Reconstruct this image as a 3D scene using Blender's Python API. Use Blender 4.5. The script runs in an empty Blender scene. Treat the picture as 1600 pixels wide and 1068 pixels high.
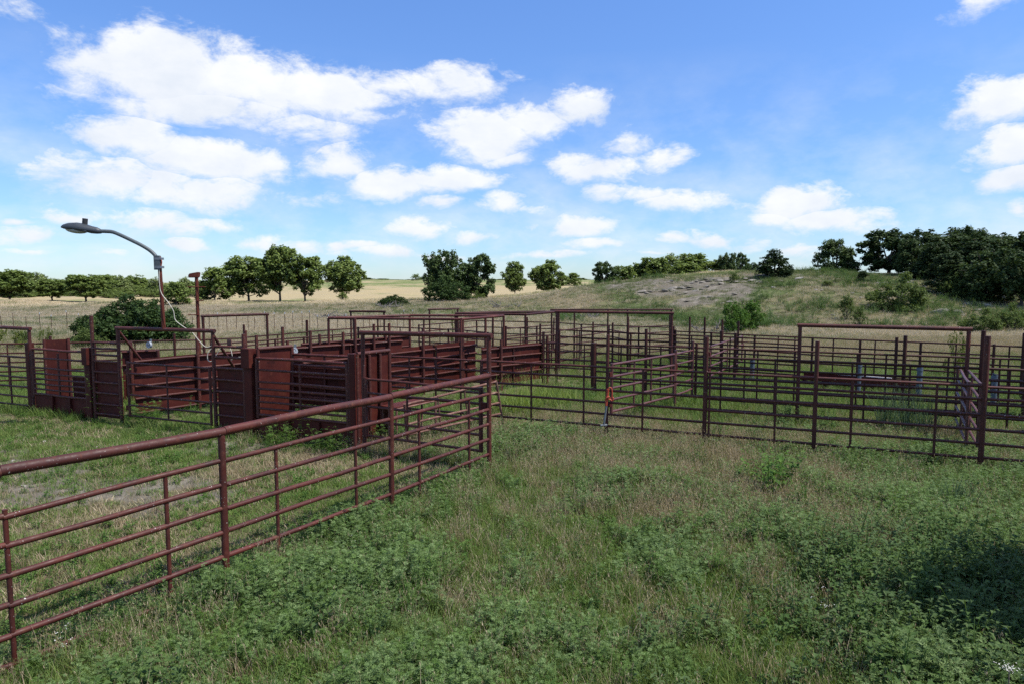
import bpy, bmesh, math, random
import numpy as np
from mathutils import Vector, Matrix, Quaternion

random.seed(7)
rng = np.random.default_rng(11)
scene = bpy.context.scene
COL = scene.collection
R = math.radians

# ------------------------------------------------------------------ camera
CAM_H = 3.4
PITCH = R(5.03)
FPX = 1066.7            # focal length in photo pixels (1600 wide)
cam_d = bpy.data.cameras.new('camera')
cam_d.sensor_width = 36.0
cam_d.lens = 24.0
cam_d.clip_start = 0.1
cam_d.clip_end = 9000
cam = bpy.data.objects.new('camera', cam_d)
COL.objects.link(cam)
cam.location = (0, 0, CAM_H)
cam.rotation_euler = (R(90) - PITCH, 0, 0)
scene.camera = cam

# ------------------------------------------------------------------ light
SUN_EL = R(60)
SUN_AZ = R(108)        # measured from +Y towards +X
sun_dir = Vector((math.sin(SUN_AZ) * math.cos(SUN_EL), math.cos(SUN_AZ) * math.cos(SUN_EL), math.sin(SUN_EL)))
sd = bpy.data.lights.new('sun', 'SUN')
sd.energy = 4.5
sd.angle = R(0.53)
sd.color = (1.0, 0.95, 0.87)
sun = bpy.data.objects.new('sun', sd)
COL.objects.link(sun)
sun.rotation_euler = sun_dir.to_track_quat('Z', 'Y').to_euler()
sun.location = (-40, -40, 60)

scene.view_settings.view_transform = 'Standard'
scene.view_settings.look = 'None'
scene.view_settings.exposure = 1.2
scene.view_settings.gamma = 1.0
scene.view_settings.use_curve_mapping = False
scene.render.engine = 'CYCLES'
scene.cycles.max_bounces = 6
scene.cycles.diffuse_bounces = 3
scene.cycles.glossy_bounces = 2
scene.cycles.transmission_bounces = 4
scene.cycles.transparent_max_bounces = 4
scene.cycles.use_denoising = False
scene.cycles.caustics_reflective = False
scene.cycles.caustics_refractive = False

def px_dir(px, py):
    cx = (px - 800.0) / FPX
    cy = -(py - 534.0) / FPX
    return Vector((cx, math.cos(PITCH) + cy * math.sin(PITCH), -math.sin(PITCH) + cy * math.cos(PITCH)))

# --- world: sky texture with broken cumulus
SKY_STRENGTH = 0.075
CLOUD_LUM = 0.43
def build_world():
    w = bpy.data.worlds.new('World')
    scene.world = w
    w.use_nodes = True
    nt = w.node_tree
    N, L = nt.nodes, nt.links
    N.clear()
    out = N.new('ShaderNodeOutputWorld')
    bg = N.new('ShaderNodeBackground')
    bg.inputs['Strength'].default_value = SKY_STRENGTH
    L.new(bg.outputs[0], out.inputs[0])
    sky = N.new('ShaderNodeTexSky')
    sky.sky_type = 'NISHITA'
    sky.sun_disc = False
    sky.sun_elevation = SUN_EL
    sky.sun_rotation = SUN_AZ
    sky.altitude = 300
    sky.air_density = 1.0
    sky.dust_density = 0.2
    sky.ozone_density = 1.0
    tc = N.new('ShaderNodeTexCoord')
    sep = N.new('ShaderNodeSeparateXYZ')
    L.new(tc.outputs['Generated'], sep.inputs[0])
    def M(op, a, b=None, c=None, clamp=False):
        n = N.new('ShaderNodeMath'); n.operation = op; n.use_clamp = clamp
        for i, v in enumerate((a, b, c)):
            if v is None: continue
            if isinstance(v, (int, float)): n.inputs[i].default_value = v
            else: L.new(v, n.inputs[i])
        return n.outputs[0]
    def noise(scale, detail, rough, vec=None, dist=0.0):
        n = N.new('ShaderNodeTexNoise'); n.noise_dimensions = '3D'
        n.inputs['Scale'].default_value = scale
        n.inputs['Detail'].default_value = detail
        n.inputs['Roughness'].default_value = rough
        n.inputs['Distortion'].default_value = dist
        L.new(vec if vec is not None else tc.outputs['Generated'], n.inputs['Vector'])
        return n
    # stretched coordinates: cumulus seen at a low angle are wider than tall
    mp = N.new('ShaderNodeMapping')
    mp.inputs['Scale'].default_value = (1.0, 1.0, 1.9)
    L.new(tc.outputs['Generated'], mp.inputs[0])
    az = M('ARCTAN2', sep.outputs[0], sep.outputs[1])
    el = M('ARCSINE', sep.outputs[2])
    nw = noise(6.0, 3, 0.55, mp.outputs[0])
    sc = N.new('ShaderNodeSeparateColor'); L.new(nw.outputs['Color'], sc.inputs[0])
    azw = M('MULTIPLY_ADD', M('SUBTRACT', sc.outputs[0], 0.5), 0.09, az)
    elw = M('MULTIPLY_ADD', M('SUBTRACT', sc.outputs[1], 0.5), 0.05, el)
    # cloud lobes (photo px centre, half size px, weight)
    lobes = [(255, 108, 150, 70, 1.15), (200, 85, 85, 48, .9), (380, 135, 170, 62, 1.1), (500, 150, 150, 48, 1.05), (620, 135, 130, 28, .75),
             (715, 130, 75, 34, .62), (330, 165, 190, 40, .95), (470, 205, 90, 35, .5), (205, 215, 105, 42, .95), (330, 250, 130, 45, 1.0), (170, 275, 110, 32, .85), (300, 300, 150, 38, .85),
             (400, 265, 60, 45, .7), (530, 255, 75, 28, .55), (600, 285, 72, 32, .95), (690, 280, 95, 27, .9), (765, 215, 95, 40, 1.05),
             (840, 195, 75, 38, .9), (905, 170, 65, 36, .95), (800, 245, 60, 18, .6), (930, 268, 95, 34, .8), (1020, 250, 48, 24, .7), (985, 230, 40, 26, .5), (955, 300, 40, 18, .6), (1060, 315, 80, 20, .6),
             (1230, 322, 100, 30, .95), (1300, 350, 110, 24, .8), (1190, 345, 60, 22, .7), (905, 355, 75, 25, .85), (940, 385, 60, 14, .65), (650, 355, 60, 22, .75),
             (745, 368, 60, 14, .55), (780, 320, 34, 20, .55), (1090, 378, 70, 16, .6), (1160, 385, 50, 14, .55), (240, 350, 100, 24, .65), (100, 340, 70, 16, .45),
             (290, 383, 50, 14, .6), (400, 380, 50, 18, .5), (40, 372, 55, 20, .55), (480, 385, 50, 14, .5), (600, 400, 60, 12, .5), (1570, 165, 80, 40, 1.0), (1590, 235, 95, 34, 1.0), (1580, 280, 60, 22, .8), (1600, 322, 30, 14, .6), (1540, 5, 50, 16, .4), (20, 10, 30, 14, .22), (90, 50, 40, 20, .2), (60, 400, 60, 9, .6), (170, 408, 60, 9, .55), (350, 350, 45, 14, .5), (560, 392, 45, 9, .55), (700, 400, 60, 8, .5), (1010, 305, 40, 12, .55), (1250, 392, 60, 10, .5), (850, 402, 70, 8, .5), (1010, 400, 60, 8, .5), (25, 345, 40, 10, .5), (490, 310, 40, 14, .35), (690, 316, 35, 14, .6), (830, 325, 30, 9, .35)]
    field = None
    for (px, py, hx, hy, wt) in lobes:
        d = px_dir(px, py).normalized()
        a0 = math.atan2(d.x, d.y); e0 = math.asin(d.z)
        ha = hx / FPX * (math.cos(a0) ** 2) * 1.0 + 0.004
        he = hy / FPX * 0.95
        da = M('MULTIPLY', M('SUBTRACT', azw, a0), 1.0 / ha)
        de = M('MULTIPLY', M('SUBTRACT', elw, e0), 1.0 / he)
        q = M('MULTIPLY_ADD', da, da, M('MULTIPLY', de, de))
        v = M('MULTIPLY', M('SUBTRACT', 1.0, M('SQRT', q)), wt)
        if field is None:
            field, lift = v, de
        else:
            up = M('GREATER_THAN', v, field)
            lift = M('MULTIPLY_ADD', up, M('SUBTRACT', de, lift), lift)
            field = M('MAXIMUM', field, v)
    # scattered cumulus everywhere outside the modelled part of the sky
    big = noise(3.2, 2, 0.5, mp.outputs[0])
    far_az = M('SUBTRACT', M('ABSOLUTE', az), 0.72)
    gate = M('MULTIPLY', far_az, 6.0, clamp=True)
    gate2 = M('MULTIPLY', M('SUBTRACT', el, 0.50), 6.0, clamp=True)
    gate = M('MAXIMUM', gate, gate2)
    other = M('MULTIPLY_ADD', M('SUBTRACT', big.outputs['Fac'], 0.53), 6.0, -0.1)
    other = M('MINIMUM', other, 0.9)
    other = M('MULTIPLY_ADD', other, gate, M('MULTIPLY', M('SUBTRACT', 1.0, gate), -2.0))
    field = M('MAXIMUM', M('MAXIMUM', field, -1.2), other)
    fine = noise(15.0, 10, 0.66, mp.outputs[0], 0.25)
    puff = noise(38.0, 6, 0.6, mp.outputs[0], 0.0)
    fz = M('MULTIPLY_ADD', M('SUBTRACT', fine.outputs['Fac'], 0.5), 1.75, field)
    fz = M('MULTIPLY_ADD', M('SUBTRACT', puff.outputs['Fac'], 0.5), 0.45, fz)
    dens = N.new('ShaderNodeMapRange'); dens.interpolation_type = 'SMOOTHSTEP'
    L.new(fz, dens.inputs['Value'])
    dens.inputs['From Min'].default_value = -0.09
    # crisp billowed tops, softer bases
    topness = M('MULTIPLY_ADD', lift, 0.62, 0.55, clamp=True)
    L.new(M('MULTIPLY_ADD', topness, -0.28, 0.70), dens.inputs['From Max'])
    # thin veil near the horizon
    veil = noise(9.0, 6, 0.6, mp.outputs[0])
    lowel = M('SUBTRACT', 1.0, M('MULTIPLY', el, 3.2), clamp=True)
    veild = M('MULTIPLY', M('MULTIPLY', M('SUBTRACT', veil.outputs['Fac'], 0.40), 2.6, clamp=True), M('MULTIPLY', lowel, 0.80))
    dtot = M('MAXIMUM', M('MULTIPLY', dens.outputs[0], 0.97), veild)
    dtot = M('MULTIPLY', dtot, M('MULTIPLY', M('ADD', el, 0.01), 60.0, clamp=True))
    # cloud tone: a little grey-blue where thick noise dips
    tone = N.new('ShaderNodeMapRange')
    tone.inputs['From Min'].default_value = 0.25; tone.inputs['From Max'].default_value = 0.75
    tn = noise(11.0, 6, 0.6, mp.outputs[0])
    L.new(tn.outputs['Fac'], tone.inputs['Value'])
    cmix = N.new('ShaderNodeMix'); cmix.data_type = 'RGBA'
    L.new(M('MULTIPLY_ADD', tone.outputs[0], 0.85, M('MULTIPLY', topness, 0.28), clamp=True), cmix.inputs['Factor'])
    cmix.inputs[6].default_value = (0.77 * CLOUD_LUM / SKY_STRENGTH, 0.84 * CLOUD_LUM / SKY_STRENGTH, 0.95 * CLOUD_LUM / SKY_STRENGTH, 1)
    cmix.inputs[7].default_value = (1.06 * CLOUD_LUM / SKY_STRENGTH, 1.07 * CLOUD_LUM / SKY_STRENGTH, 1.08 * CLOUD_LUM / SKY_STRENGTH, 1)
    # sky gain
    gain = N.new('ShaderNodeVectorMath'); gain.operation = 'MULTIPLY'
    # clearer, deeper blue upwards, paler but not brighter at the horizon
    gmix = N.new('ShaderNodeMix'); gmix.data_type = 'RGBA'
    L.new(M('MULTIPLY', el, 2.0, clamp=True), gmix.inputs['Factor'])
    gmix.inputs[6].default_value = (0.50, 0.66, 0.92, 1)
    gmix.inputs[7].default_value = (0.68, 0.93, 1.32, 1)
    L.new(gmix.outputs[2], gain.inputs[1])
    L.new(sky.outputs[0], gain.inputs[0])
    mix = N.new('ShaderNodeMix'); mix.data_type = 'RGBA'
    L.new(dtot, mix.inputs['Factor'])
    L.new(gain.outputs[0], mix.inputs[6])
    L.new(cmix.outputs[2], mix.inputs[7])
    L.new(mix.outputs[2], bg.inputs['Color'])
build_world()

# ------------------------------------------------------------------ helpers
def U(px, py, z):
    """point at height z seen at photo pixel (px, py)"""
    d = px_dir(px, py)
    t = (z - CAM_H) / d.z
    return Vector((d.x * t, d.y * t, z))

def UY(px, py, Y):
    d = px_dir(px, py)
    t = Y / d.y
    return Vector((d.x * t, Y, CAM_H + d.z * t))

def along(p0, p1, px, z=0.8):
    """point on line p0-p1 (xy) in the vertical plane through photo column px"""
    c = (px - 800.0) / FPX
    k = (CAM_H - z) * math.sin(PITCH)
    dx, dy = p1[0] - p0[0], p1[1] - p0[1]
    # p0x + t dx = c*((p0y + t dy) cosP + k)
    cp = math.cos(PITCH)
    t = (c * (p0[1] * cp + k) - p0[0]) / (dx - c * dy * cp)
    return Vector((p0[0] + t * dx, p0[1] + t * dy, 0)), t

def tag(o, label=None, cat=None, group=None, kind=None):
    if label: o['label'] = label
    if cat: o['category'] = cat
    if group: o['group'] = group
    if kind: o['kind'] = kind
    return o

def empty(name, loc, label=None, cat=None, group=None):
    o = bpy.data.objects.new(name, None)
    o.empty_display_size = 0.3
    COL.objects.link(o)
    o.location = loc
    return tag(o, label, cat, group)

def mesh_obj(name, me, parent=None, loc=None):
    o = bpy.data.objects.new(name, me)
    COL.objects.link(o)
    if parent is not None:
        o.parent = parent
    if loc is not None:
        o.location = loc
    return o

def hash2(ix, iy, seed):
    h = (ix.astype(np.int64) * 374761393 + iy.astype(np.int64) * 668265263 + seed * 974711) & 0x7fffffff
    h = ((h ^ (h >> 13)) * 1274126177) & 0x7fffffff
    h = h ^ (h >> 16)
    return (h & 0xffff) / 65535.0

def vnoise(x, y, scale, seed=0):
    x = np.asarray(x, float) / scale; y = np.asarray(y, float) / scale
    ix = np.floor(x); iy = np.floor(y)
    fx = x - ix; fy = y - iy
    fx = fx * fx * (3 - 2 * fx); fy = fy * fy * (3 - 2 * fy)
    a = hash2(ix, iy, seed); b = hash2(ix + 1, iy, seed)
    c = hash2(ix, iy + 1, seed); d = hash2(ix + 1, iy + 1, seed)
    return (a * (1 - fx) + b * fx) * (1 - fy) + (c * (1 - fx) + d * fx) * fy

def fbm(x, y, scale, seed=0, octv=3):
    s = 0; amp = 1; tot = 0
    for o in range(octv):
        s = s + amp * vnoise(x, y, scale / 2 ** o, seed + o * 17)
        tot += amp; amp *= 0.5
    return s / tot

def sstep(x, a, b):
    t = np.clip((np.asarray(x, float) - a) / (b - a), 0, 1)
    return t * t * (3 - 2 * t)

# ------------------------------------------------------------------ materials
def new_mat(name):
    m = bpy.data.materials.new(name)
    m.use_nodes = True
    nt = m.node_tree
    nt.nodes.clear()
    out = nt.nodes.new('ShaderNodeOutputMaterial')
    return m, nt, out

def n_noise(nt, vec, scale, detail=4, rough=0.55):
    n = nt.nodes.new('ShaderNodeTexNoise')
    n.inputs['Scale'].default_value = scale
    n.inputs['Detail'].default_value = detail
    n.inputs['Roughness'].default_value = rough
    if vec is not None: nt.links.new(vec, n.inputs['Vector'])
    return n

def n_range(nt, val, a, b, c=0.0, d=1.0):
    n = nt.nodes.new('ShaderNodeMapRange')
    n.inputs['From Min'].default_value = a; n.inputs['From Max'].default_value = b
    n.inputs['To Min'].default_value = c; n.inputs['To Max'].default_value = d
    nt.links.new(val, n.inputs['Value'])
    return n.outputs[0]

def n_mix(nt, fac, c1, c2, blend='MIX'):
    n = nt.nodes.new('ShaderNodeMix'); n.data_type = 'RGBA'; n.blend_type = blend
    if isinstance(fac, (int, float)): n.inputs['Factor'].default_value = fac
    else: nt.links.new(fac, n.inputs['Factor'])
    for s, c in ((6, c1), (7, c2)):
        if isinstance(c, tuple): n.inputs[s].default_value = (c[0], c[1], c[2], 1)
        else: nt.links.new(c, n.inputs[s])
    return n.outputs[2]

def rust_mat(name, dark, mid, light, rough=0.5, drop=0.70, spec=0.5, sc=1.0):
    dark, mid, light = [(c[0] * 1.10, c[1] * .84, c[2] * .84) for c in (dark, mid, light)]
    m, nt, out = new_mat(name)
    geo = nt.nodes.new('ShaderNodeNewGeometry')
    p = geo.outputs['Position']
    oi = nt.nodes.new('ShaderNodeObjectInfo')
    bs = nt.nodes.new('ShaderNodeBsdfPrincipled')
    n1 = n_noise(nt, p, 2.2 * sc, 6, 0.65)
    n2 = n_noise(nt, p, 14.0 * sc, 5, 0.7)
    n3 = n_noise(nt, p, 55.0, 2, 0.5)
    c = n_mix(nt, n_range(nt, n1.outputs['Fac'], 0.38, 0.62), dark, mid)
    n5 = n_noise(nt, p, 5.0 * sc, 6, 0.75)
    c = n_mix(nt, n_range(nt, n5.outputs['Fac'], 0.55, 0.66, 0, .8), c, (light[0] * .8, light[1] * .95, light[2] * .9))
    c = n_mix(nt, n_range(nt, n5.outputs['Fac'], 0.42, 0.34, 0, .7), c, (dark[0] * .5, dark[1] * .6, dark[2] * .7))
    c = n_mix(nt, n_range(nt, n2.outputs['Fac'], 0.56, 0.74), c, light)
    c = n_mix(nt, n_range(nt, oi.outputs['Random'], 0, 1, 0.0, 0.35), c, (dark[0] * .6, dark[1] * .65, dark[2] * .7))
    # bird droppings and scraped spots
    n4 = n_noise(nt, p, 9.0, 2, 0.5)
    sp = nt.nodes.new('ShaderNodeMath'); sp.operation = 'MULTIPLY'
    nt.links.new(n_range(nt, n3.outputs['Fac'], drop, drop + 0.03), sp.inputs[0])
    nt.links.new(n_range(nt, n4.outputs['Fac'], 0.52, 0.56), sp.inputs[1])
    c = n_mix(nt, sp.outputs[0], c, (0.5, 0.48, 0.44))
    nt.links.new(c, bs.inputs['Base Color'])
    nt.links.new(n_range(nt, n2.outputs['Fac'], 0.3, 0.7, rough - 0.1, rough + 0.2), bs.inputs['Roughness'])
    bs.inputs['Specular IOR Level'].default_value = spec
    bp = nt.nodes.new('ShaderNodeBump'); bp.inputs['Strength'].default_value = 0.25; bp.inputs['Distance'].default_value = 0.004
    nt.links.new(n2.outputs['Fac'], bp.inputs['Height'])
    nt.links.new(bp.outputs[0], bs.inputs['Normal'])
    nt.links.new(bs.outputs[0], out.inputs[0])
    return m

def plain_mat(name, col, rough=0.6, metal=0.0, var=0.25, sc=6.0):
    m, nt, out = new_mat(name)
    geo = nt.nodes.new('ShaderNodeNewGeometry')
    bs = nt.nodes.new('ShaderNodeBsdfPrincipled')
    n = n_noise(nt, geo.outputs['Position'], sc, 5, 0.65)
    c = n_mix(nt, n_range(nt, n.outputs['Fac'], 0.3, 0.7), tuple(v * (1 - var) for v in col), tuple(min(1, v * (1 + var)) for v in col))
    nt.links.new(c, bs.inputs['Base Color'])
    bs.inputs['Roughness'].default_value = rough
    bs.inputs['Metallic'].default_value = metal
    nt.links.new(bs.outputs[0], out.inputs[0])
    return m

def leaf_mat(name, dark, light, trans=0.3, hue=None, rough=0.6):
    """leaves: colour differs per leaf (island) and per plant (instance)"""
    m, nt, out = new_mat(name)
    geo = nt.nodes.new('ShaderNodeNewGeometry')
    oi = nt.nodes.new('ShaderNodeObjectInfo')
    c = n_mix(nt, geo.outputs['Random Per Island'], dark, light)
    if hue is not None:
        c = n_mix(nt, n_range(nt, oi.outputs['Random'], 0.2, 1.0, 0.0, 0.75), c, hue)
    bs = nt.nodes.new('ShaderNodeBsdfPrincipled')
    nt.links.new(c, bs.inputs['Base Color'])
    bs.inputs['Roughness'].default_value = rough
    bs.inputs['Specular IOR Level'].default_value = 0.15
    tr = nt.nodes.new('ShaderNodeBsdfTranslucent')
    tc = n_mix(nt, 1.0, c, (1.0, 1.0, 0.55), 'MULTIPLY')
    nt.links.new(tc, tr.inputs['Color'])
    mx = nt.nodes.new('ShaderNodeMixShader'); mx.inputs[0].default_value = trans
    nt.links.new(bs.outputs[0], mx.inputs[1]); nt.links.new(tr.outputs[0], mx.inputs[2])
    nt.links.new(mx.outputs[0], out.inputs[0])
    return m

MAT = {}
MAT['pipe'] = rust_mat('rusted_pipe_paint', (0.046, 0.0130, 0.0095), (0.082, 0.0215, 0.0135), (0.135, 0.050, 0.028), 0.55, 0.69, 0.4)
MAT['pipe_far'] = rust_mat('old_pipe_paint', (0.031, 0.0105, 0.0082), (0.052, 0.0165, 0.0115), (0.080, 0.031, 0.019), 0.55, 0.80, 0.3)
MAT['sheet'] = rust_mat('rusted_sheet_steel', (0.045, 0.0100, 0.0070), (0.070, 0.0150, 0.0098), (0.100, 0.030, 0.0150), 0.6, 0.80, 0.22, 0.7)
MAT['sheet_dark'] = rust_mat('dark_sheet_steel', (0.055, 0.0140, 0.010), (0.082, 0.0195, 0.013), (0.110, 0.033, 0.019), 0.65, 0.82, 0.22, 0.7)
MAT['pole'] = rust_mat('bare_rusted_pole', (0.075, 0.022, 0.013), (0.125, 0.038, 0.020), (0.17, 0.06, 0.03), 0.65, 0.85, 0.25)
MAT['tan_rust'] = rust_mat('tan_scale_rust', (0.11, 0.066, 0.050), (0.20, 0.135, 0.105), (0.40, 0.32, 0.26), 0.75, 0.72, 0.2, 1.6)
MAT['purple_pipe'] = rust_mat('faded_oxide_pipe', (0.070, 0.030, 0.027), (0.100, 0.044, 0.038), (0.14, 0.075, 0.065), 0.42, 0.75, 0.5)
MAT['galv'] = plain_mat('galvanised_steel', (0.17, 0.19, 0.21), 0.45, 0.3)
MAT['lamp'] = plain_mat('dark_grey_lamp_paint', (0.035, 0.042, 0.05), 0.5)
MAT['lamp_arm'] = plain_mat('grey_green_arm_paint', (0.07, 0.085, 0.09), 0.5)
MAT['lens'] = plain_mat('clouded_lamp_lens', (0.35, 0.36, 0.34), 0.2)
MAT['black'] = plain_mat('black_rubber', (0.02, 0.02, 0.022), 0.7)
MAT['white'] = plain_mat('white_cord', (0.50, 0.47, 0.39), 0.6, 0, 0.1)
MAT['wheel'] = plain_mat('worn_white_pulley', (0.36, 0.38, 0.40), 0.5)
MAT['orange'] = plain_mat('orange_red_enamel', (0.36, 0.055, 0.025), 0.5)
MAT['blue'] = plain_mat('blue_grey_plastic', (0.075, 0.098, 0.125), 0.55)
MAT['conc'] = plain_mat('pale_concrete', (0.42, 0.42, 0.40), 0.85)
MAT['rock'] = plain_mat('limestone', (0.20, 0.18, 0.15), 0.9, 0, 0.4, 2.5)
MAT['rock_w'] = plain_mat('pale_limestone', (0.27, 0.25, 0.215), 0.9, 0, 0.25, 8)
MAT['bark'] = plain_mat('grey_brown_bark', (0.075, 0.06, 0.048), 0.9, 0, 0.35, 4)
MAT['dead'] = plain_mat('bleached_dead_wood', (0.15, 0.135, 0.12), 0.9, 0, 0.3, 4)
MAT['leaf_dark'] = leaf_mat('dark_oak_leaf', (0.026, 0.050, 0.016), (0.072, 0.108, 0.036), 0.25)
MAT['leaf_mid'] = leaf_mat('mid_green_leaf', (0.055, 0.090, 0.022), (0.155, 0.205, 0.060), 0.36)
MAT['leaf_light'] = leaf_mat('light_green_leaf', (0.070, 0.110, 0.028), (0.165, 0.215, 0.068), 0.37)
MAT['leaf_bright'] = leaf_mat('bright_green_leaf', (0.050, 0.115, 0.018), (0.125, 0.225, 0.045), 0.38)
MAT['leaf_wood'] = leaf_mat('far_wood_leaf', (0.080, 0.120, 0.042), (0.20, 0.24, 0.10), 0.36)
MAT['leaf_shrub'] = leaf_mat('shrub_leaf', (0.018, 0.040, 0.011), (0.070, 0.115, 0.033), 0.28)
MAT['leaf_juniper'] = leaf_mat('juniper_leaf', (0.018, 0.036, 0.013), (0.055, 0.085, 0.028), 0.2)
MAT['leaf_yellow'] = leaf_mat('yellow_green_leaf', (0.09, 0.13, 0.025), (0.18, 0.21, 0.05), 0.4)

# ------------------------------------------------------------------ terrain
HCX = [-400, -60, -30, -10, 0, 5, 12, 20.6, 31, 41, 50, 66, 120, 400]
HCZ = [.2, .2, .3, .75, 1.35, 2.05, 3.1, 4.0, 4.7, 4.6, 4.3, 4.4, 5.5, 6]
def terrain(X, Y):
    X = np.asarray(X, float); Y = np.asarray(Y, float)
    hc = np.interp(X, HCX, HCZ)
    yf = np.interp(X, [-30, 0, 12, 25, 45, 70, 140], [80, 72, 64, 52, 47, 40, 30])
    s = np.clip((Y - yf) / (88 - yf), 0, 1)
    s = 0.45 * s + 0.55 * s * s * (3 - 2 * s)
    z = hc * s
    r = X / np.maximum(Y, 1)
    g = 0.12 + 0.88 * sstep(r, -0.46, -0.27)
    far = 0.4 + 3.6 * g * sstep(Y, 112, 265) - 3.0 * sstep(Y, 270, 800) + 4.0 * sstep(r, .12, .3) * (1 - sstep(Y, 150, 400)) * .75
    k = sstep(Y, 90, 125)
    z = z * (1 - k) + far * k
    bump = (fbm(X, Y, 9.0, 3) - 0.5) * 0.9 * sstep(Y, 48, 80) + (fbm(X, Y, 2.2, 5) - 0.5) * 0.5 * sstep(Y, 52, 70) * sstep(X, 5, 20)
    bump = bump * (1 - sstep(Y, 100, 160) * 0.6)
    # the quarried face: small limestone steps
    m = sstep(X, 13, 18) * (1 - sstep(X, 30, 34)) * sstep(Y, 66, 70) * (1 - sstep(Y, 84, 88))
    step = np.abs(((z * 1.1 + fbm(X, Y, 5, 9)) % 1.0) - 0.5) * 0.55
    z = z + m * step
    near = (fbm(X, Y, 1.6, 21) - 0.5) * 0.07 - 0.16 * np.exp(-((X + 4.9) / 2.2) ** 2 - ((Y - 4.8) / 2.2) ** 2)
    return z + bump + near

def tz(x, y):
    return float(terrain(np.array([x]), np.array([y]))[0])

def green_mask(X, Y):
    """lushness of the grass, 0 = straw, 1 = green"""
    n = fbm(X, Y, 7.0, 41, 3)
    n2 = fbm(X, Y, 2.3, 47, 3)
    pens = 0.28 + 0.32 * (1 - sstep(Y, 24, 36))
    v = pens + (n - 0.5) * 1.3 + (n2 - 0.5) * 0.6 + .12 * (1 - sstep(Y, 12, 16))
    v = v + (fbm(X * .22, Y, 4.5, 53, 3) - .5) * 1.0 * sstep(Y, 34, 50)
    hill = sstep(X, 0, 14) * sstep(Y, 52, 66)
    v = v + hill * 0.58 * (1 - sstep(Y, 92, 115))
    # green swale left of the hill, lush middle pen
    v = v + 0.5 * np.exp(-(((X + 9) / 18) ** 2 + ((Y - 74) / 6) ** 2))
    v = v + 0.5 * np.exp(-(((X - 2) / 4.5) ** 2 + ((Y - 19.5) / 3.2) ** 2))
    v = v + 0.35 * np.exp(-(((X + 14) / 5) ** 2 + ((Y - 13) / 3) ** 2))
    # straw patches
    v = v - 0.7 * np.exp(-(((X - 1.9) / 1.7) ** 2 + ((Y - 16.4) / 1.2) ** 2))
    v = v - 0.55 * np.exp(-(((X - 3.6) / 2.6) ** 2 + ((Y - 9.8) / 1.8) ** 2))
    v = v - 0.35 * np.exp(-(((X + 5.6) / 2.2) ** 2 + ((Y - 9.6) / 1.6) ** 2))
    v = v - 0.40 * sstep(Y, 108, 125) + 0.72 * sstep(Y, 150, 205) + (fbm(X, Y, 28, 57, 3) - .5) * .9 * sstep(Y, 118, 140) - .1 * sstep(Y, 260, 300)
    return np.clip(v, 0, 1)

def soil_mask(X, Y):
    n = fbm(X, Y, 3.0, 61, 3)
    q = sstep(X + (Y - 75) * .35, 11, 17) * (1 - sstep(X - (Y - 75) * .5, 24, 31)) * sstep(Y, 58, 64) * (1 - sstep(Y, 82, 87))
    v = q * (0.80 + (n - 0.5) * 2.4)
    q2 = sstep(X, 26, 32) * (1 - sstep(X, 48, 56)) * sstep(Y, 56, 62) * (1 - sstep(Y, 84, 89))
    v = np.maximum(v, q2 * sstep(n, 0.60, 0.78) * 0.6)
    pen = (1 - sstep(X + (Y - 9) * -0.6, -4.2, -3.4)) * (1 - sstep(Y, 14, 16))
    v = np.maximum(v, pen * sstep(fbm(X, Y, 1.8, 66, 3), 0.44, 0.62) * 0.75)
    v = np.maximum(v, 0.35 * sstep(fbm(X, Y, 1.1, 69, 3), 0.60, 0.75) * (1 - sstep(Y, 25, 40)))
    return np.clip(v, 0, 1)

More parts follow.
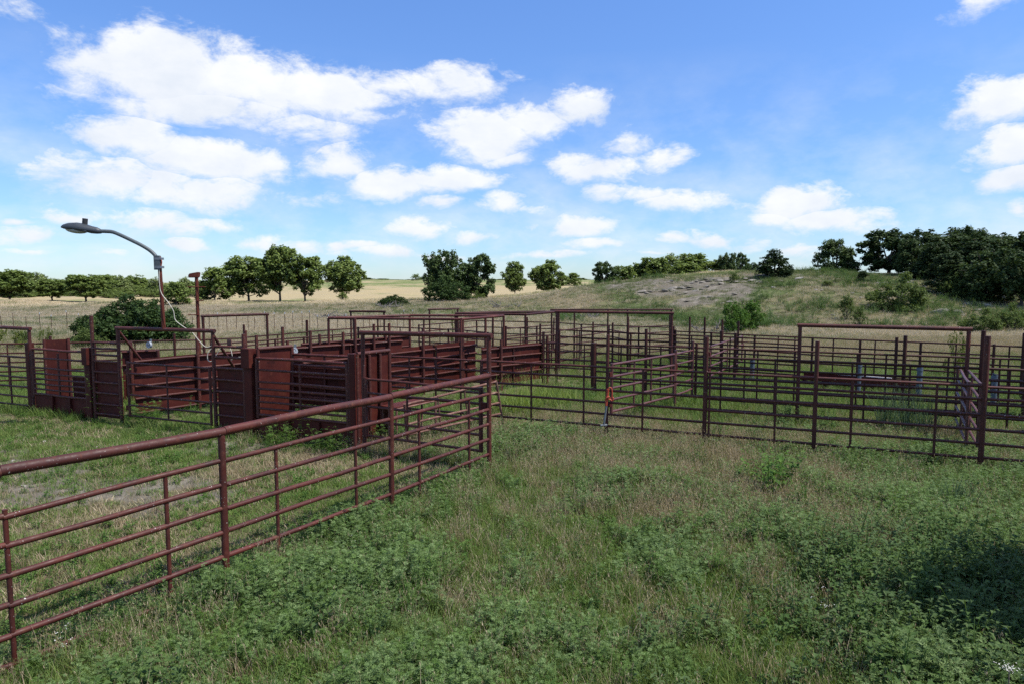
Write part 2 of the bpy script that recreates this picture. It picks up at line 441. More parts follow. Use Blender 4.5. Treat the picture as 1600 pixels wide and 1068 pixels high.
def build_ground():
    ys = [-60.0]
    while ys[-1] < 3200:
        y = ys[-1]
        a = abs(y - 4) if y < 4 else y
        ys.append(y + max(0.22, 0.022 * a if y < 120 else 0.022 * 120 + (y - 120) * 0.06))
    ys = np.array(ys)
    nc = 300
    s = np.linspace(-1, 1, nc)
    s = np.sign(s) * (0.75 * np.abs(s) + 0.25 * np.abs(s) ** 3)
    W = 1.25 * np.maximum(ys, 0) + 26
    X = W[:, None] * s[None, :]
    Y = np.repeat(ys[:, None], nc, 1)
    Z = terrain(X, Y)
    co = np.stack([X, Y, Z], -1).reshape(-1, 3)
    nr = len(ys)
    i = np.arange(nr - 1)[:, None] * nc + np.arange(nc - 1)[None, :]
    f = np.stack([i, i + 1, i + nc + 1, i + nc], -1).reshape(-1, 4)
    me = bpy.data.meshes.new('ground')
    me.vertices.add(len(co)); me.vertices.foreach_set('co', co.ravel())
    me.loops.add(f.size); me.loops.foreach_set('vertex_index', f.ravel().astype(np.int32))
    me.polygons.add(len(f)); me.polygons.foreach_set('loop_start', np.arange(0, f.size, 4, dtype=np.int32))
    me.polygons.foreach_set('use_smooth', np.ones(len(f), bool))
    me.update(calc_edges=True)
    at = me.attributes.new('cover', 'FLOAT_COLOR', 'POINT')
    c = np.zeros((len(co), 4), np.float32)
    c[:, 0] = green_mask(co[:, 0], co[:, 1]); c[:, 1] = soil_mask(co[:, 0], co[:, 1])
    c[:, 2] = sstep(co[:, 1], 26, 40); c[:, 3] = 1
    at.data.foreach_set('color', c.ravel())
    m, nt, out = new_mat('pasture_ground')
    geo = nt.nodes.new('ShaderNodeNewGeometry'); p = geo.outputs['Position']
    a = nt.nodes.new('ShaderNodeAttribute'); a.attribute_name = 'cover'
    sp = nt.nodes.new('ShaderNodeSeparateColor'); nt.links.new(a.outputs['Color'], sp.inputs[0])
    nA = n_noise(nt, p, 0.9, 6, 0.7); nB = n_noise(nt, p, 7.0, 6, 0.75); nC = n_noise(nt, p, 40.0, 3, 0.7)
    nD = n_noise(nt, p, 0.12, 5, 0.65)
    straw = n_mix(nt, n_range(nt, nB.outputs['Fac'], 0.3, 0.7), (0.16, 0.13, 0.08), (0.25, 0.215, 0.14))
    straw = n_mix(nt, n_range(nt, nD.outputs['Fac'], 0.35, 0.65, 0, 0.6), straw, (0.235, 0.19, 0.10))
    grn = n_mix(nt, n_range(nt, nB.outputs['Fac'], 0.3, 0.7), (0.045, 0.06, 0.02), (0.12, 0.155, 0.055))
    soil = n_mix(nt, n_range(nt, nB.outputs['Fac'], 0.3, 0.7), (0.095, 0.082, 0.062), (0.185, 0.165, 0.13))
    soil = n_mix(nt, n_range(nt, nA.outputs['Fac'], 0.52, 0.64), soil, (0.23, 0.205, 0.165))
    litter = n_mix(nt, n_range(nt, nC.outputs['Fac'], 0.35, 0.65), (0.045, 0.036, 0.022), (0.17, 0.135, 0.085))
    # masks broken up by noise
    def brk(src, amt):
        mm = nt.nodes.new('ShaderNodeMath'); mm.operation = 'MULTIPLY_ADD'
        s2 = nt.nodes.new('ShaderNodeMath'); s2.operation = 'SUBTRACT'
        nt.links.new(nA.outputs['Fac'], s2.inputs[0]); s2.inputs[1].default_value = 0.5
        nt.links.new(s2.outputs[0], mm.inputs[0]); mm.inputs[1].default_value = amt
        nt.links.new(src, mm.inputs[2])
        return mm.outputs[0]
    cov = n_mix(nt, n_range(nt, brk(sp.outputs[0], 1.2), 0.25, 0.75), straw, grn)
    near = n_mix(nt, n_range(nt, nB.outputs['Fac'], 0.42, 0.62), litter, cov)
    c = n_mix(nt, sp.outputs[2], near, cov)
    c = n_mix(nt, n_range(nt, brk(sp.outputs[1], 0.9), 0.3, 0.6), c, soil)
    bs = nt.nodes.new('ShaderNodeBsdfPrincipled')
    nt.links.new(c, bs.inputs['Base Color'])
    bs.inputs['Roughness'].default_value = 0.95
    bs.inputs['Specular IOR Level'].default_value = 0.1
    bp = nt.nodes.new('ShaderNodeBump'); bp.inputs['Strength'].default_value = 0.7; bp.inputs['Distance'].default_value = 0.08
    nt.links.new(nB.outputs['Fac'], bp.inputs['Height']); nt.links.new(bp.outputs[0], bs.inputs['Normal'])
    nt.links.new(bs.outputs[0], out.inputs[0])
    me.materials.append(m)
    o = mesh_obj('ground', me)
    tag(o, 'rolling pasture ground with straw coloured grass, green patches and bare soil', 'ground', None, 'structure')
build_ground()

# unseen cumulus added overhead, placed and shaped so its shadow covers the pens
def build_shade_cloud():
    hgt = 720.0
    off = sun_dir * (hgt / sun_dir.z)
    bm = bmesh.new()
    bmesh.ops.create_icosphere(bm, subdivisions=5, radius=1.0)
    for v in bm.verts:
        p = v.co.copy()
        n = p.normalized()
        a = math.atan2(n.y, n.x)
        k = 1 + 0.045 * math.sin(5 * a + 1.3) + 0.03 * math.sin(11 * a) + 0.02 * math.sin(23 * a + 2)
        b = 0.10 * math.sin(9 * n.x + 2) * math.sin(8 * n.y) + 0.07 * math.sin(19 * n.x) * math.sin(17 * n.y + 1)
        v.co = Vector((p.x * 250 * k, p.y * 110 * k, (p.z * 34 if p.z > 0 else p.z * 9) * (1 + 2.2 * b)))
    me = bpy.data.meshes.new('cloud')
    bm.to_mesh(me); bm.free()
    for p in me.polygons: p.use_smooth = True
    m, nt, out = new_mat('cloud_vapour')
    d = nt.nodes.new('ShaderNodeBsdfDiffuse'); d.inputs[0].default_value = (.9, .9, .9, 1)
    t = nt.nodes.new('ShaderNodeBsdfTranslucent'); t.inputs[0].default_value = (.9, .9, .9, 1)
    mx = nt.nodes.new('ShaderNodeMixShader'); mx.inputs[0].default_value = 0.5
    nt.links.new(d.outputs[0], mx.inputs[1]); nt.links.new(t.outputs[0], mx.inputs[2])
    # thin cumulus: a share of the sunlight passes straight through
    tp = nt.nodes.new('ShaderNodeBsdfTransparent')
    mx2 = nt.nodes.new('ShaderNodeMixShader'); mx2.inputs[0].default_value = 0.76
    nt.links.new(mx.outputs[0], mx2.inputs[1]); nt.links.new(tp.outputs[0], mx2.inputs[2])
    nt.links.new(mx2.outputs[0], out.inputs[0])
    me.materials.append(m)
    o = mesh_obj('cloud', me)
    o.location = Vector((18, -17, 0)) + off
    tag(o, 'unseen white cumulus cloud added overhead to shade the pens', 'cloud', None, 'structure')
build_shade_cloud()

# ------------------------------------------------------------------ pipes, sheets, boxes
_unit = {}
def bowed_pipe(mat, k):
    key = (mat, k)
    if key not in _unit:
        rg = random.Random(k * 7 + 3)
        bm = bmesh.new(); n = 12; ns = 8
        ax, ay, fx, fy = rg.uniform(-.5, .5), rg.uniform(-.5, .5), rg.uniform(2, 7), rg.uniform(2, 7)
        rings = []
        for j in range(ns + 1):
            t = j / ns; e = math.sin(math.pi * t)
            ox = ax * math.sin(fx * t + k) * e; oy = ay * math.sin(fy * t) * e
            rings.append([bm.verts.new((math.cos(2 * math.pi * i / n) + ox, math.sin(2 * math.pi * i / n) + oy, t)) for i in range(n)])
        for a, b in zip(rings[:-1], rings[1:]):
            for i in range(n):
                f = bm.faces.new((a[i], a[(i + 1) % n], b[(i + 1) % n], b[i])); f.smooth = True
        bm.faces.new(rings[0][::-1]); bm.faces.new(rings[-1])
        me = bpy.data.meshes.new('bowed_pipe_' + mat)
        bm.to_mesh(me); bm.free()
        me.materials.append(MAT[mat])
        _unit[key] = me
    return _unit[key]

def unit_pipe(mat):
    if mat not in _unit:
        bm = bmesh.new()
        n = 12
        lo = [bm.verts.new((math.cos(2 * math.pi * i / n), math.sin(2 * math.pi * i / n), 0)) for i in range(n)]
        hi = [bm.verts.new((v.co.x, v.co.y, 1)) for v in lo]
        for i in range(n):
            f = bm.faces.new((lo[i], lo[(i + 1) % n], hi[(i + 1) % n], hi[i])); f.smooth = True
        bm.faces.new(lo[::-1]); bm.faces.new(hi)
        for e in bm.edges:
            if abs(e.verts[0].co.z - e.verts[1].co.z) < 1e-6: e.smooth = False
        me = bpy.data.meshes.new('pipe_' + mat)
        bm.to_mesh(me); bm.free()
        me.materials.append(MAT[mat])
        _unit[mat] = me
    return _unit[mat]

_ubox = {}
def unit_box(mat):
    if mat not in _ubox:
        bm = bmesh.new()
        bmesh.ops.create_cube(bm, size=1.0)
        bmesh.ops.bevel(bm, geom=bm.edges[:], offset=0.03, segments=1, affect='EDGES')
        me = bpy.data.meshes.new('box_' + mat)
        bm.to_mesh(me); bm.free()
        me.materials.append(MAT[mat])
        _ubox[mat] = me
    return _ubox[mat]

def pipe(name, a, b, r, parent, mat='pipe'):
    a = Vector(a); b = Vector(b)
    d = b - a
    o = bpy.data.objects.new(name, bowed_pipe(mat, random.randrange(5)) if name == 'rail' else unit_pipe(mat))
    COL.objects.link(o)
    o.parent = parent
    base = parent.location if parent is not None else Vector((0, 0, 0))
    o.location = a - base
    o.rotation_mode = 'QUATERNION'
    o.rotation_quaternion = d.to_track_quat('Z', 'Y')
    o.scale = (r, r, d.length)
    return o

def box(name, c, size, rotz, parent, mat='sheet'):
    o = bpy.data.objects.new(name, unit_box(mat))
    COL.objects.link(o)
    if parent is not None:
        o.parent = parent
        o.location = Vector(c) - parent.location
    else:
        o.location = c
    o.rotation_euler = (0, 0, rotz)
    o.scale = size
    return o

def sheet(name, p, q, z0, z1, parent, mat='sheet', t=0.006, off=0.0):
    """steel sheet standing between plan points p and q, slightly buckled"""
    p = Vector((p[0], p[1], 0)); q = Vector((q[0], q[1], 0))
    d = q - p; L = d.length; d.normalize()
    nrm = Vector((-d.y, d.x, 0))
    nx = max(2, int(L / 0.3)); nz = 4
    bm = bmesh.new()
    sides = []
    for s in (0, 1):
        rows = []
        for j in range(nz + 1):
            row = []
            for i in range(nx + 1):
                u = i / nx; v = j / nz
                w = 0.008 * math.sin(u * nx * 1.7 + v * 3 + p.x * 5) * math.sin(v * math.pi)
                P = p + d * (u * L) + nrm * (off + w + (t if s else 0))
                P.z = z0 + (z1 - z0) * v
                row.append(bm.verts.new(P - parent.location))
            rows.append(row)
        sides.append(rows)
        for j in range(nz):
            for i in range(nx):
                f = (rows[j][i], rows[j][i + 1], rows[j + 1][i + 1], rows[j + 1][i])
                bm.faces.new(f if s == 0 else f[::-1])
    A, B = sides
    for i in range(nx):
        bm.faces.new((A[nz][i], A[nz][i + 1], B[nz][i + 1], B[nz][i]))
        bm.faces.new((A[0][i + 1], A[0][i], B[0][i], B[0][i + 1]))
    for j in range(nz):
        bm.faces.new((A[j + 1][0], A[j][0], B[j][0], B[j + 1][0])[::-1])
        bm.faces.new((A[j][nx], A[j + 1][nx], B[j + 1][nx], B[j][nx])[::-1])
    bmesh.ops.recalc_face_normals(bm, faces=bm.faces[:])
    me = bpy.data.meshes.new(name)
    bm.to_mesh(me); bm.free()
    me.materials.append(MAT[mat])
    return mesh_obj(name, me, parent)

def lerp2(p, q, t):
    return Vector((p[0] + (q[0] - p[0]) * t, p[1] + (q[1] - p[1]) * t, 0))

def P3(p, z):
    return Vector((p[0], p[1], z))

def fence(label, pts, rails, posts=(), stays=(), post_r=0.037, rail_r=0.030, stay_r=0.022, top_r=None, mat='pipe',
          group='pipe fences of the stock pens', every=None, name='pipe_fence', cat='fence', stay_top=None, end_posts=True, jit=0.012, stay_bot=None, dz=None):
    """pipe fence through plan points pts; rails = heights, posts = (photo column, top height)"""
    pts = [Vector((p[0], p[1], 0)) for p in pts]
    root = empty(name, (pts[0].x, pts[0].y, 0), label, cat, group)
    for i, (a, b) in enumerate(zip(pts[:-1], pts[1:])):
        for k, z in enumerate(rails):
            r = top_r if (top_r and k == 0) else rail_r
            j0, j1 = random.uniform(-jit, jit), random.uniform(-jit, jit)
            if dz and k: j0, j1 = j0 + dz[i], j1 + dz[i + 1]
            pipe('rail', P3(a, z + j0), P3(b, z + j1), r, root, mat)
    zt = rails[0]
    def find(px):
        best = None
        for a, b in zip(pts[:-1], pts[1:]):
            p, t = along(a, b, px)
            e = 0 if 0 <= t <= 1 else min(abs(t), abs(t - 1))
            if best is None or e < best[0]: best = (e, p)
        return best[1]
    for pp in posts:
        px, h = pp[0], pp[1]
        p = find(px)
        pipe('post', P3(p, -0.15), P3((p.x + random.uniform(-.012, .012), p.y), h), pp[2] if len(pp) > 2 else post_r, root, mat)
    if every:
        for a, b in zip(pts[:-1], pts[1:]):
            n = max(1, round((b - a).length / every))
            for i in range(n + 1):
                p = lerp2(a, b, i / n)
                if i % 2 == 0:
                    pipe('post', P3(p, -0.15), P3((p.x + random.uniform(-.02, .02), p.y), zt + random.choice((0.03, 0.03, 0.22, 0.45))), post_r, root, mat)
                else:
                    pipe('stay', P3(p, rails[-1] - 0.05), P3(p, zt), stay_r, root, mat)
    for px in stays:
        p = find(px)
        pipe('stay', P3(p, (rails[-1] - 0.06) if stay_bot is None else stay_bot), P3(p, stay_top if stay_top else zt), stay_r, root, mat)
    return root

def gate(label, p, q, rails, stays=(0.5,), r=0.024, mat='pipe', end_r=0.028, group='pipe gates of the stock pens', latch=True, zadd=0.03):
    p = Vector((p[0], p[1], 0)); q = Vector((q[0], q[1], 0))
    root = empty('pipe_gate', (p.x, p.y, 0), label, 'gate', group)
    for z in rails:
        pipe('rail', P3(p, z), P3(q, z + random.uniform(-.012, .012)), r, root, mat)
    for t in (0, 1):
        e = lerp2(p, q, t)
        pipe('end_upright', P3(e, rails[-1] - zadd), P3(e, rails[0] + zadd), end_r, root, mat)
    for t in stays:
        e = lerp2(p, q, t)
        pipe('stay', P3(e, rails[-1]), P3(e, rails[0]), r * 0.85, root, mat)
    if latch:
        d = q - p
        ang = math.atan2(d.y, d.x)
        for z in (rails[0] - 0.22, rails[-1] + 0.18):
            box('hinge', P3(lerp2(p, q, -0.02), z), (0.09, 0.05, 0.11), ang, root, 'sheet_dark')
        box('latch', P3(lerp2(p, q, 1.02), rails[1] - 0.05), (0.14, 0.06, 0.16), ang, root, 'sheet_dark')
    return root

def portal(label, p, q, z, r=0.045, mat='pipe', posts=(0, 1), zq=None, group='overhead pipe gate frames'):
    root = empty('gate_frame', (p[0], p[1], 0), label, 'frame', group)
    p = Vector((p[0], p[1], 0)); q = Vector((q[0], q[1], 0))
    zq = z if zq is None else zq
    d = (q - p).normalized()
    pipe('crossbar', P3(p - d * 0.06, z), P3(q + d * 0.06, zq), r, root, mat)
    for t in posts:
        e = lerp2(p, q, t)
        pipe('post', P3(e, -0.15), P3(e, z + (zq - z) * t - 0.01), r * 0.93, root, mat)
    return root

# ------------------------------------------------------------------ fence A (near, left)
A_pts = [(-6.5, 3.35), U(0, 735, 1.75), U(350, 673, 1.75), U(610, 619.5, 1.75), U(764, 586, 1.75)]
A_pts = [Vector((p[0], p[1], 0)) for p in A_pts]
A_r = [1.75, 1.42, 1.15, 0.88, 0.61, 0.33, 0.05]
fence('long red brown pipe fence with a fat top rail crossing the lower left foreground', A_pts, A_r,
      posts=[(350, 1.74), (611, 1.74)], stays=[14, 262, 433, 556, 655, 733], top_r=0.052, rail_r=0.029, stay_top=1.40, post_r=0.040, dz=[-.14, -.08, 0, 0, 0])

# ------------------------------------------------------------------ portal at the end of fence A and its gate
O1r = A_pts[-1]
O1l = Vector((-2.93, 13.35, 0))
portal('tall pipe gate frame where the long foreground fence ends', O1l, O1r, 2.40, 0.045, zq=2.45, group='overhead pipe gate frames')
gl = lerp2(O1l, O1r, 0.02); gr = lerp2(O1l, O1r, 0.94)
gate('five rail pipe gate closed under the frame at the end of the foreground fence', gl, gr, [1.50, 1.23, 0.96, 0.67, 0.38], stays=(0.38,), r=0.026, end_r=0.04)

# ------------------------------------------------------------------ fence B (front of the right pens)
Bl = U(600, 555.5, 1.58); Br = U(1535, 603, 1.58)
dB = (Br - Bl)
Bfar = Br + dB * 0.22
B_r = [1.58, 1.36, 1.09, 0.82, 0.56, 0.31]
fence('long six rail pipe fence with tall posts across the right half, nearest row', [Bl, Br, Bfar], B_r,
      posts=[(606, 1.6), (752, 1.6), (948, 2.27, .034), (1101, 2.29, .044), (1273, 2.28, .040), (1535, 2.46, .047), (1740, 2.3)],
      stays=[640, 681, 720, 830, 912, 1004, 1108, 1211, 1330, 1461, 1650], rail_r=0.026)

# gate runs going back from fence B
D0 = U(956, 569, 1.5); D1 = U(1004, 561.5, 1.5); D2 = U(1054, 553, 1.5); D3 = U(1082, 546.5, 1.5)
gate('faded oxide pipe gate swung back from the nearest right fence', D0, D2, [1.5, 1.22, 0.95, 0.68, 0.40], stays=(0.33, 0.6), r=0.030, mat='purple_pipe', end_r=0.036)
fence('short pipe fence leading away behind the swung back oxide gate', [D2, D3], [1.5, 1.22, 0.95, 0.68, 0.4], posts=[(1055, 1.6), (1082, 1.75)], rail_r=0.026, mat='purple_pipe')
# ------------------------------------------------------------------ fences E, E2, F further back on the right
E0 = U(1103, 557, 1.55); E1 = U(1600, 578, 1.55); Ex = E1 + (E1 - E0) * 0.3
fence('second row pipe fence of the right pens with a tall gate frame in it', [E0, E1, Ex], [1.55, 1.30, 1.05, 0.78, 0.5, 0.25],
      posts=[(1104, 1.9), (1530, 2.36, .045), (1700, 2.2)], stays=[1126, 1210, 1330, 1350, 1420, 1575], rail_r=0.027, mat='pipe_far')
o4l, _ = along(E0, E1, 1248, 1.4); o4r, _ = along(E0, E1, 1510, 1.4)
portal('tall wide pipe gate frame standing in the right hand pens', o4l, o4r, 2.38, 0.046, zq=2.38)
g6n = U(1533, 600, 1.5); g6f = U(1508, 573, 1.5)
gate('faded grey pipe gate seen end on between the tall frame and nearest fence', g6n, g6f, [1.50, 1.22, 0.93, 0.62, 0.34], stays=(0.5,), r=0.026, mat='purple_pipe', end_r=0.03, latch=False)
gate('second faded grey pipe gate seen end on just left of the other', U(1515, 598, 1.5), U(1497, 573, 1.5), [1.50, 1.22, 0.93, 0.62, 0.34], stays=(0.5,), r=0.026, mat='purple_pipe', end_r=0.03, latch=False)
E2a = U(930, 538, 1.55); E2b = U(1600, 561.5, 1.55); E2x = E2b + (E2b - E2a) * 0.2
fence('third row pipe fence of the right pens starting at a thick post', [E2a, E2b, E2x], [1.55, 1.30, 1.03, 0.76, 0.48, 0.22],
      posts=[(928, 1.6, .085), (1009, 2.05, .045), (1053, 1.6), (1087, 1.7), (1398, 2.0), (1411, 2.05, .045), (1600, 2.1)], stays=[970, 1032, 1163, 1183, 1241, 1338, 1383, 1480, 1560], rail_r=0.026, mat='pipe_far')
F0 = U(1053, 517, 1.55); F1 = U(1250, 527, 1.55); F2 = U(1600, 542, 1.55); Fx = F2 + (F2 - F1) * 0.3
fence('back row pipe fence of the right pens with thin tall posts near the bush', [F0, F1, F2, Fx], [1.55, 1.28, 1.0, 0.72, 0.42],
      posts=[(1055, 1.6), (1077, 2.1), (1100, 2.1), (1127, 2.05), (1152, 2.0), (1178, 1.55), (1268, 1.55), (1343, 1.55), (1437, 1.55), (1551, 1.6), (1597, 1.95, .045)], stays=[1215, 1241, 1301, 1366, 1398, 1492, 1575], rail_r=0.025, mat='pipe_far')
E3a = U(868, 515, 1.55); E3b = U(1120, 526, 1.55); E3c = U(1250, 531.5, 1.55)
fence('pipe fence behind the middle gate frame running to the right', [E3a, E3b, E3c], [1.55, 1.3, 1.02, 0.75, 0.45],
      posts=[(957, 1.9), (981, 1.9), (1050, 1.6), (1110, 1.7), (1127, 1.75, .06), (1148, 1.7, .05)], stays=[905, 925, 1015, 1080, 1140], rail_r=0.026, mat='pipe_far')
e4a = U(1110, 541, 1.45); e4b = U(1160, 525, 1.45)
gate('small faded pipe gate leading away among the right hand back pens', e4a, e4b, [1.45, 1.15, 0.85, 0.55], stays=(0.5,), r=0.026, mat='purple_pipe')
# long feed bunk with pale edge and upright blue pipes
def feed_bunk():
    a = U(1250, 583, 0.45); b = U(1440, 598, 0.45)
    root = empty('feed_bunk', (a.x, a.y, 0), 'long low feed bunk with a pale front edge behind the right hand fences', 'trough')
    d = (b - a); ang = math.atan2(d.y, d.x); n = Vector((-math.sin(ang), math.cos(ang), 0))
    L = Vector((d.x, d.y, 0)).length
    mid = (a + b) / 2
    box('front_board', P3(mid, 0.34), (L, 0.04, 0.12), ang, root, 'sheet_dark')
    box('back_board', P3(mid + n * 0.45, 0.37), (L, 0.04, 0.17), ang, root, 'sheet_dark')
    box('floor_board', P3(mid + n * 0.22, 0.27), (L - .02, 0.41, 0.03), ang, root, 'sheet_dark')
    box('pale_rim', P3(mid - d * 0.1 + n * 0.45, 0.472), (L * 0.7, 0.07, 0.03), ang, root, 'conc')
    for t in (0.03, 0.2, 0.4, 0.6, 0.8, 0.97):
        box('leg', P3(a + d * t + n * 0.22, 0.10), (0.08, 0.40, 0.30), ang, root, 'sheet_dark')
feed_bunk()
def blue_pipe(px, pt, pb, z0, label):
    p = U(px, pb, z0)
    Y = p.y
    top = UY(px, pt, Y).z
    root = empty('plastic_pipe', (p.x, p.y, 0), label, 'pipe')
    pipe('pipe_body', P3(p, -0.1), P3((p.x + .01, p.y), top), 0.075, root, 'blue')
    pipe('collar', P3(p, top - 0.10), P3((p.x + .01, p.y), top - 0.03), 0.088, root, 'blue')
    pipe('cap', P3(p, top), P3((p.x + .01, p.y), top + 0.02), 0.066, root, 'blue')
blue_pipe(1341, 567, 592, .5, 'upright blue grey plastic pipe behind the wide gate frame, left of two')
blue_pipe(1436, 573, 597, .5, 'upright blue grey plastic pipe behind the wide gate frame, right of two')
blue_pipe(1553, 585, 612, .45, 'upright blue grey plastic pipe near the right edge behind the fence')
blue_pipe(1175, 562, 576, .45, 'short blue grey plastic pipe seen between rails below the bright bush')

# ------------------------------------------------------------------ front line of the working chute (left)
FL0 = Vector((-12.26, 17.4, 0)); FL1 = Vector((-2.93, 13.4, 0))
def fl(px, z=0.9):
    return along(FL0, FL1, px, z)[0]
uang = math.atan2(FL1.y - FL0.y, FL1.x - FL0.x)
udir = (FL1 - FL0).normalized()
vdir = Vector((-udir.y, udir.x, 0))

def chute_gate(label, pxa, pxb, ladd=''):
    a, b = fl(pxa), fl(pxb)
    root = empty('sliding_gate', (a.x, a.y, 0), label, 'gate', 'skirted rail gates of the chute')
    for z in (1.78, 1.54, 1.28, 1.13, 0.99, 0.85, 0.71, 0.57):
        zz = z * (0.95 if pxa < 100 else 1.0)
        pipe('rail', P3(a, zz), P3(b, zz), 0.032 if z > 1.7 or z < .6 else 0.026, root)
    k = 0.95 if pxa < 100 else 1.0
    pipe('end_upright', P3(a, 0.5), P3(a, 1.78 * k), 0.04, root)
    pipe('end_upright', P3(b, 0.5), P3(b, 1.78 * k), 0.045, root)
    m = lerp2(a, b, 0.49)
    pipe('stay', P3(m, 0.57), P3(m, 1.70 * k), 0.026, root)
    sheet('skirt_sheet', a, b, 0.02, 0.54, root, 'sheet_dark', 0.008, 0.012)
    for t in (0.36, 0.69):
        m = lerp2(a, b, t) - vdir * 0.02
        box('stiffener', P3(m, 0.27), (0.06, 0.06, 0.52), uang, root, 'sheet')
    return root

def box_post(label, px, w, z, cap=True):
    p = fl(px)
    root = empty('chute_column', (p.x, p.y, 0), label, 'column', 'box columns of the chute')
    box('column', P3(p + vdir * 0.03, z / 2 - 0.05), (w, 0.16, z + 0.1), uang, root, 'sheet')
    if cap:
        box('head_box', P3(p - vdir * 0.06, z - 0.2), (w * 1.15, 0.12, 0.42), uang, root, 'sheet_dark')
    pipe('side_pipe', P3(p - udir * (w / 2 + 0.03), -0.1), P3(p - udir * (w / 2 + 0.03), z), 0.032, root)
    return root

g1_ = chute_gate('skirted eight rail gate at the left end of the chute row', 53, 136)
sheet('low_sheet', fl(95) + vdir * .3, fl(136) + vdir * .3, 0.05, 1.0, g1_, 'sheet_dark')
chute_gate('skirted eight rail gate of the chute directly behind the foreground fence', 403, 544)
box_post('box column left of the left chute gate', 47.5, 0.12, 1.84, False)
box_post('box column between the left chute gate and the tall thin post', 140.5, 0.16, 1.80)
box_post('box column with a wide head box beside the middle chute gate', 391, 0.20, 1.98)
box_post('square hinge column right of the middle chute gate', 553, 0.12, 1.98, False)

# tall panel behind left gate
def side_panel(label, pa, pb, z0, z1a, z1b, mat='sheet', ribs=0, toppipe=True, post=True, group=None, pul=()):
    root = empty('solid_panel', (pa[0], pa[1], 0), label, 'panel', group)
    sheet('sheet', pa, pb, z0, z1a - 0.02, root, mat)
    if toppipe:
        pipe('top_pipe', P3(pa, z1a), P3(pb, z1b), 0.042, root)
    if post:
        for q in (pa, pb):
            pipe('post', P3(q, -0.1), P3(q, z1a), 0.04, root)
    for i in range(ribs):
        q = lerp2(pa, pb, (i + 1) / (ribs + 1)) - Vector((vdir.x * 0, 0, 0)) + Vector((0.03, -0.03, 0))
        pipe('rib', P3(q, z0), P3(q, z1a - 0.04), 0.035, root)
    return root
def pulley(c, rad, ang, label):
    bm = bmesh.new()
    n = 20
    prof = [(rad, -.03), (rad * .82, -.012), (rad * .82, .012), (rad, .03), (rad * .62, .03), (rad * .3, .018), (rad * .22, .04), (.0001, .04)]
    rings = []
    for (rr, y) in prof:
        rings.append([bm.verts.new((rr * math.cos(2 * math.pi * i / n), y, rr * math.sin(2 * math.pi * i / n))) for i in range(n)])
    for a, b in zip(rings[:-1], rings[1:]):
        for i in range(n):
            bm.faces.new((a[i], a[(i + 1) % n], b[(i + 1) % n], b[i]))
    bm.faces.new(rings[0])
    bmesh.ops.recalc_face_normals(bm, faces=bm.faces[:])
    me = bpy.data.meshes.new('pulley'); bm.to_mesh(me); bm.free()
    me.materials.append(MAT['wheel'])
    root = empty('cable_pulley', c, label, 'pulley')
    o = mesh_obj('wheel', me, root)
    o.rotation_euler = (0, 0, ang + math.pi)
    pipe('axle', Vector(c) + Vector((0, -.06, 0)), Vector(c) + Vector((0, .08, 0)), 0.012, root, 'black')
    box('bracket', Vector(c) + Vector((0.02, 0.05, rad * .6)), (0.05, 0.03, rad * 2.2), ang, root, 'galv')

pa = fl(57) + vdir * 0.25
pb, _ = along(pa, pa + vdir * 2 + udir * 1.2, 110)
side_panel('tall plain steel panel standing behind the left chute gate', pa, pb, 0.35, 1.92, 1.92, 'sheet', 0, False, True)
P2a = fl(402) + vdir * .06; P2b = U(456, 541, 1.97)
side_panel('plain steel panel with a top pipe and pulleys behind the middle chute gate', P2a, P2b, 0.3, 1.97, 1.97, 'sheet')
P3a = fl(557) + vdir * .05; P3b = U(608, 547, 1.97)
side_panel('ribbed steel panel right of the middle chute gate', P3a, P3b, 0.08, 1.97, 1.97, 'sheet', 2)
g3b_ = along(P2b, P2b + udir, 551)[0]
g3r_ = gate('second sheeted rail gate behind the skirted middle chute gate', P2b, g3b_, [1.80, 1.56, 1.32, 1.1, 0.86, 0.62], stays=(0.55,), r=0.03, latch=False)
sheet('sheet', P2b, g3b_, 0.70, 1.52, g3r_, 'sheet', 0.006, 0.04)
pulley(U(421, 552, 1.82), 0.09, uang, 'white pulley wheel on the top of the middle chute panel')
pulley(U(459, 548, 1.78), 0.09, uang + 0.9, 'pale pulley wheel edge on at the panel corner post')
pulley(U(233, 538.5, 1.66), 0.09, uang, 'pale pulley wheel behind the lamp frame')

def rail_panel(label, pxa, pxb, upper, rails, z0, z1, posts):
    a, b = fl(pxa), fl(pxb)
    root = empty('sheeted_panel', (a.x, a.y, 0), label, 'panel', 'sheeted rail panels of the chute row')
    for z in list(upper) + list(rails):
        pipe('rail', P3(a, z), P3(b, z), 0.029, root)
    sheet('sheet', a, b, z0, z1, root, 'sheet_dark', 0.006, 0.035)
    for px, h in posts:
        p = fl(px)
        pipe('post', P3(p, -0.15), P3((p.x + .01, p.y), h), 0.042, root)
    return root
rail_panel('sheeted rail panel left of the lamp frame behind the tall weed', 149, 186, (1.94, 1.80, 1.65), (1.49, 1.24, 0.98, 0.72, 0.45, 0.2), 0.12, 1.47, [(147.5, 2.58)])
rail_panel('sheeted rail panel right of the lamp frame gate', 339, 382, (1.99, 1.76), (1.52, 1.26, 1.0, 0.74, 0.47, 0.2), 0.12, 1.5, [(383, 2.28)])

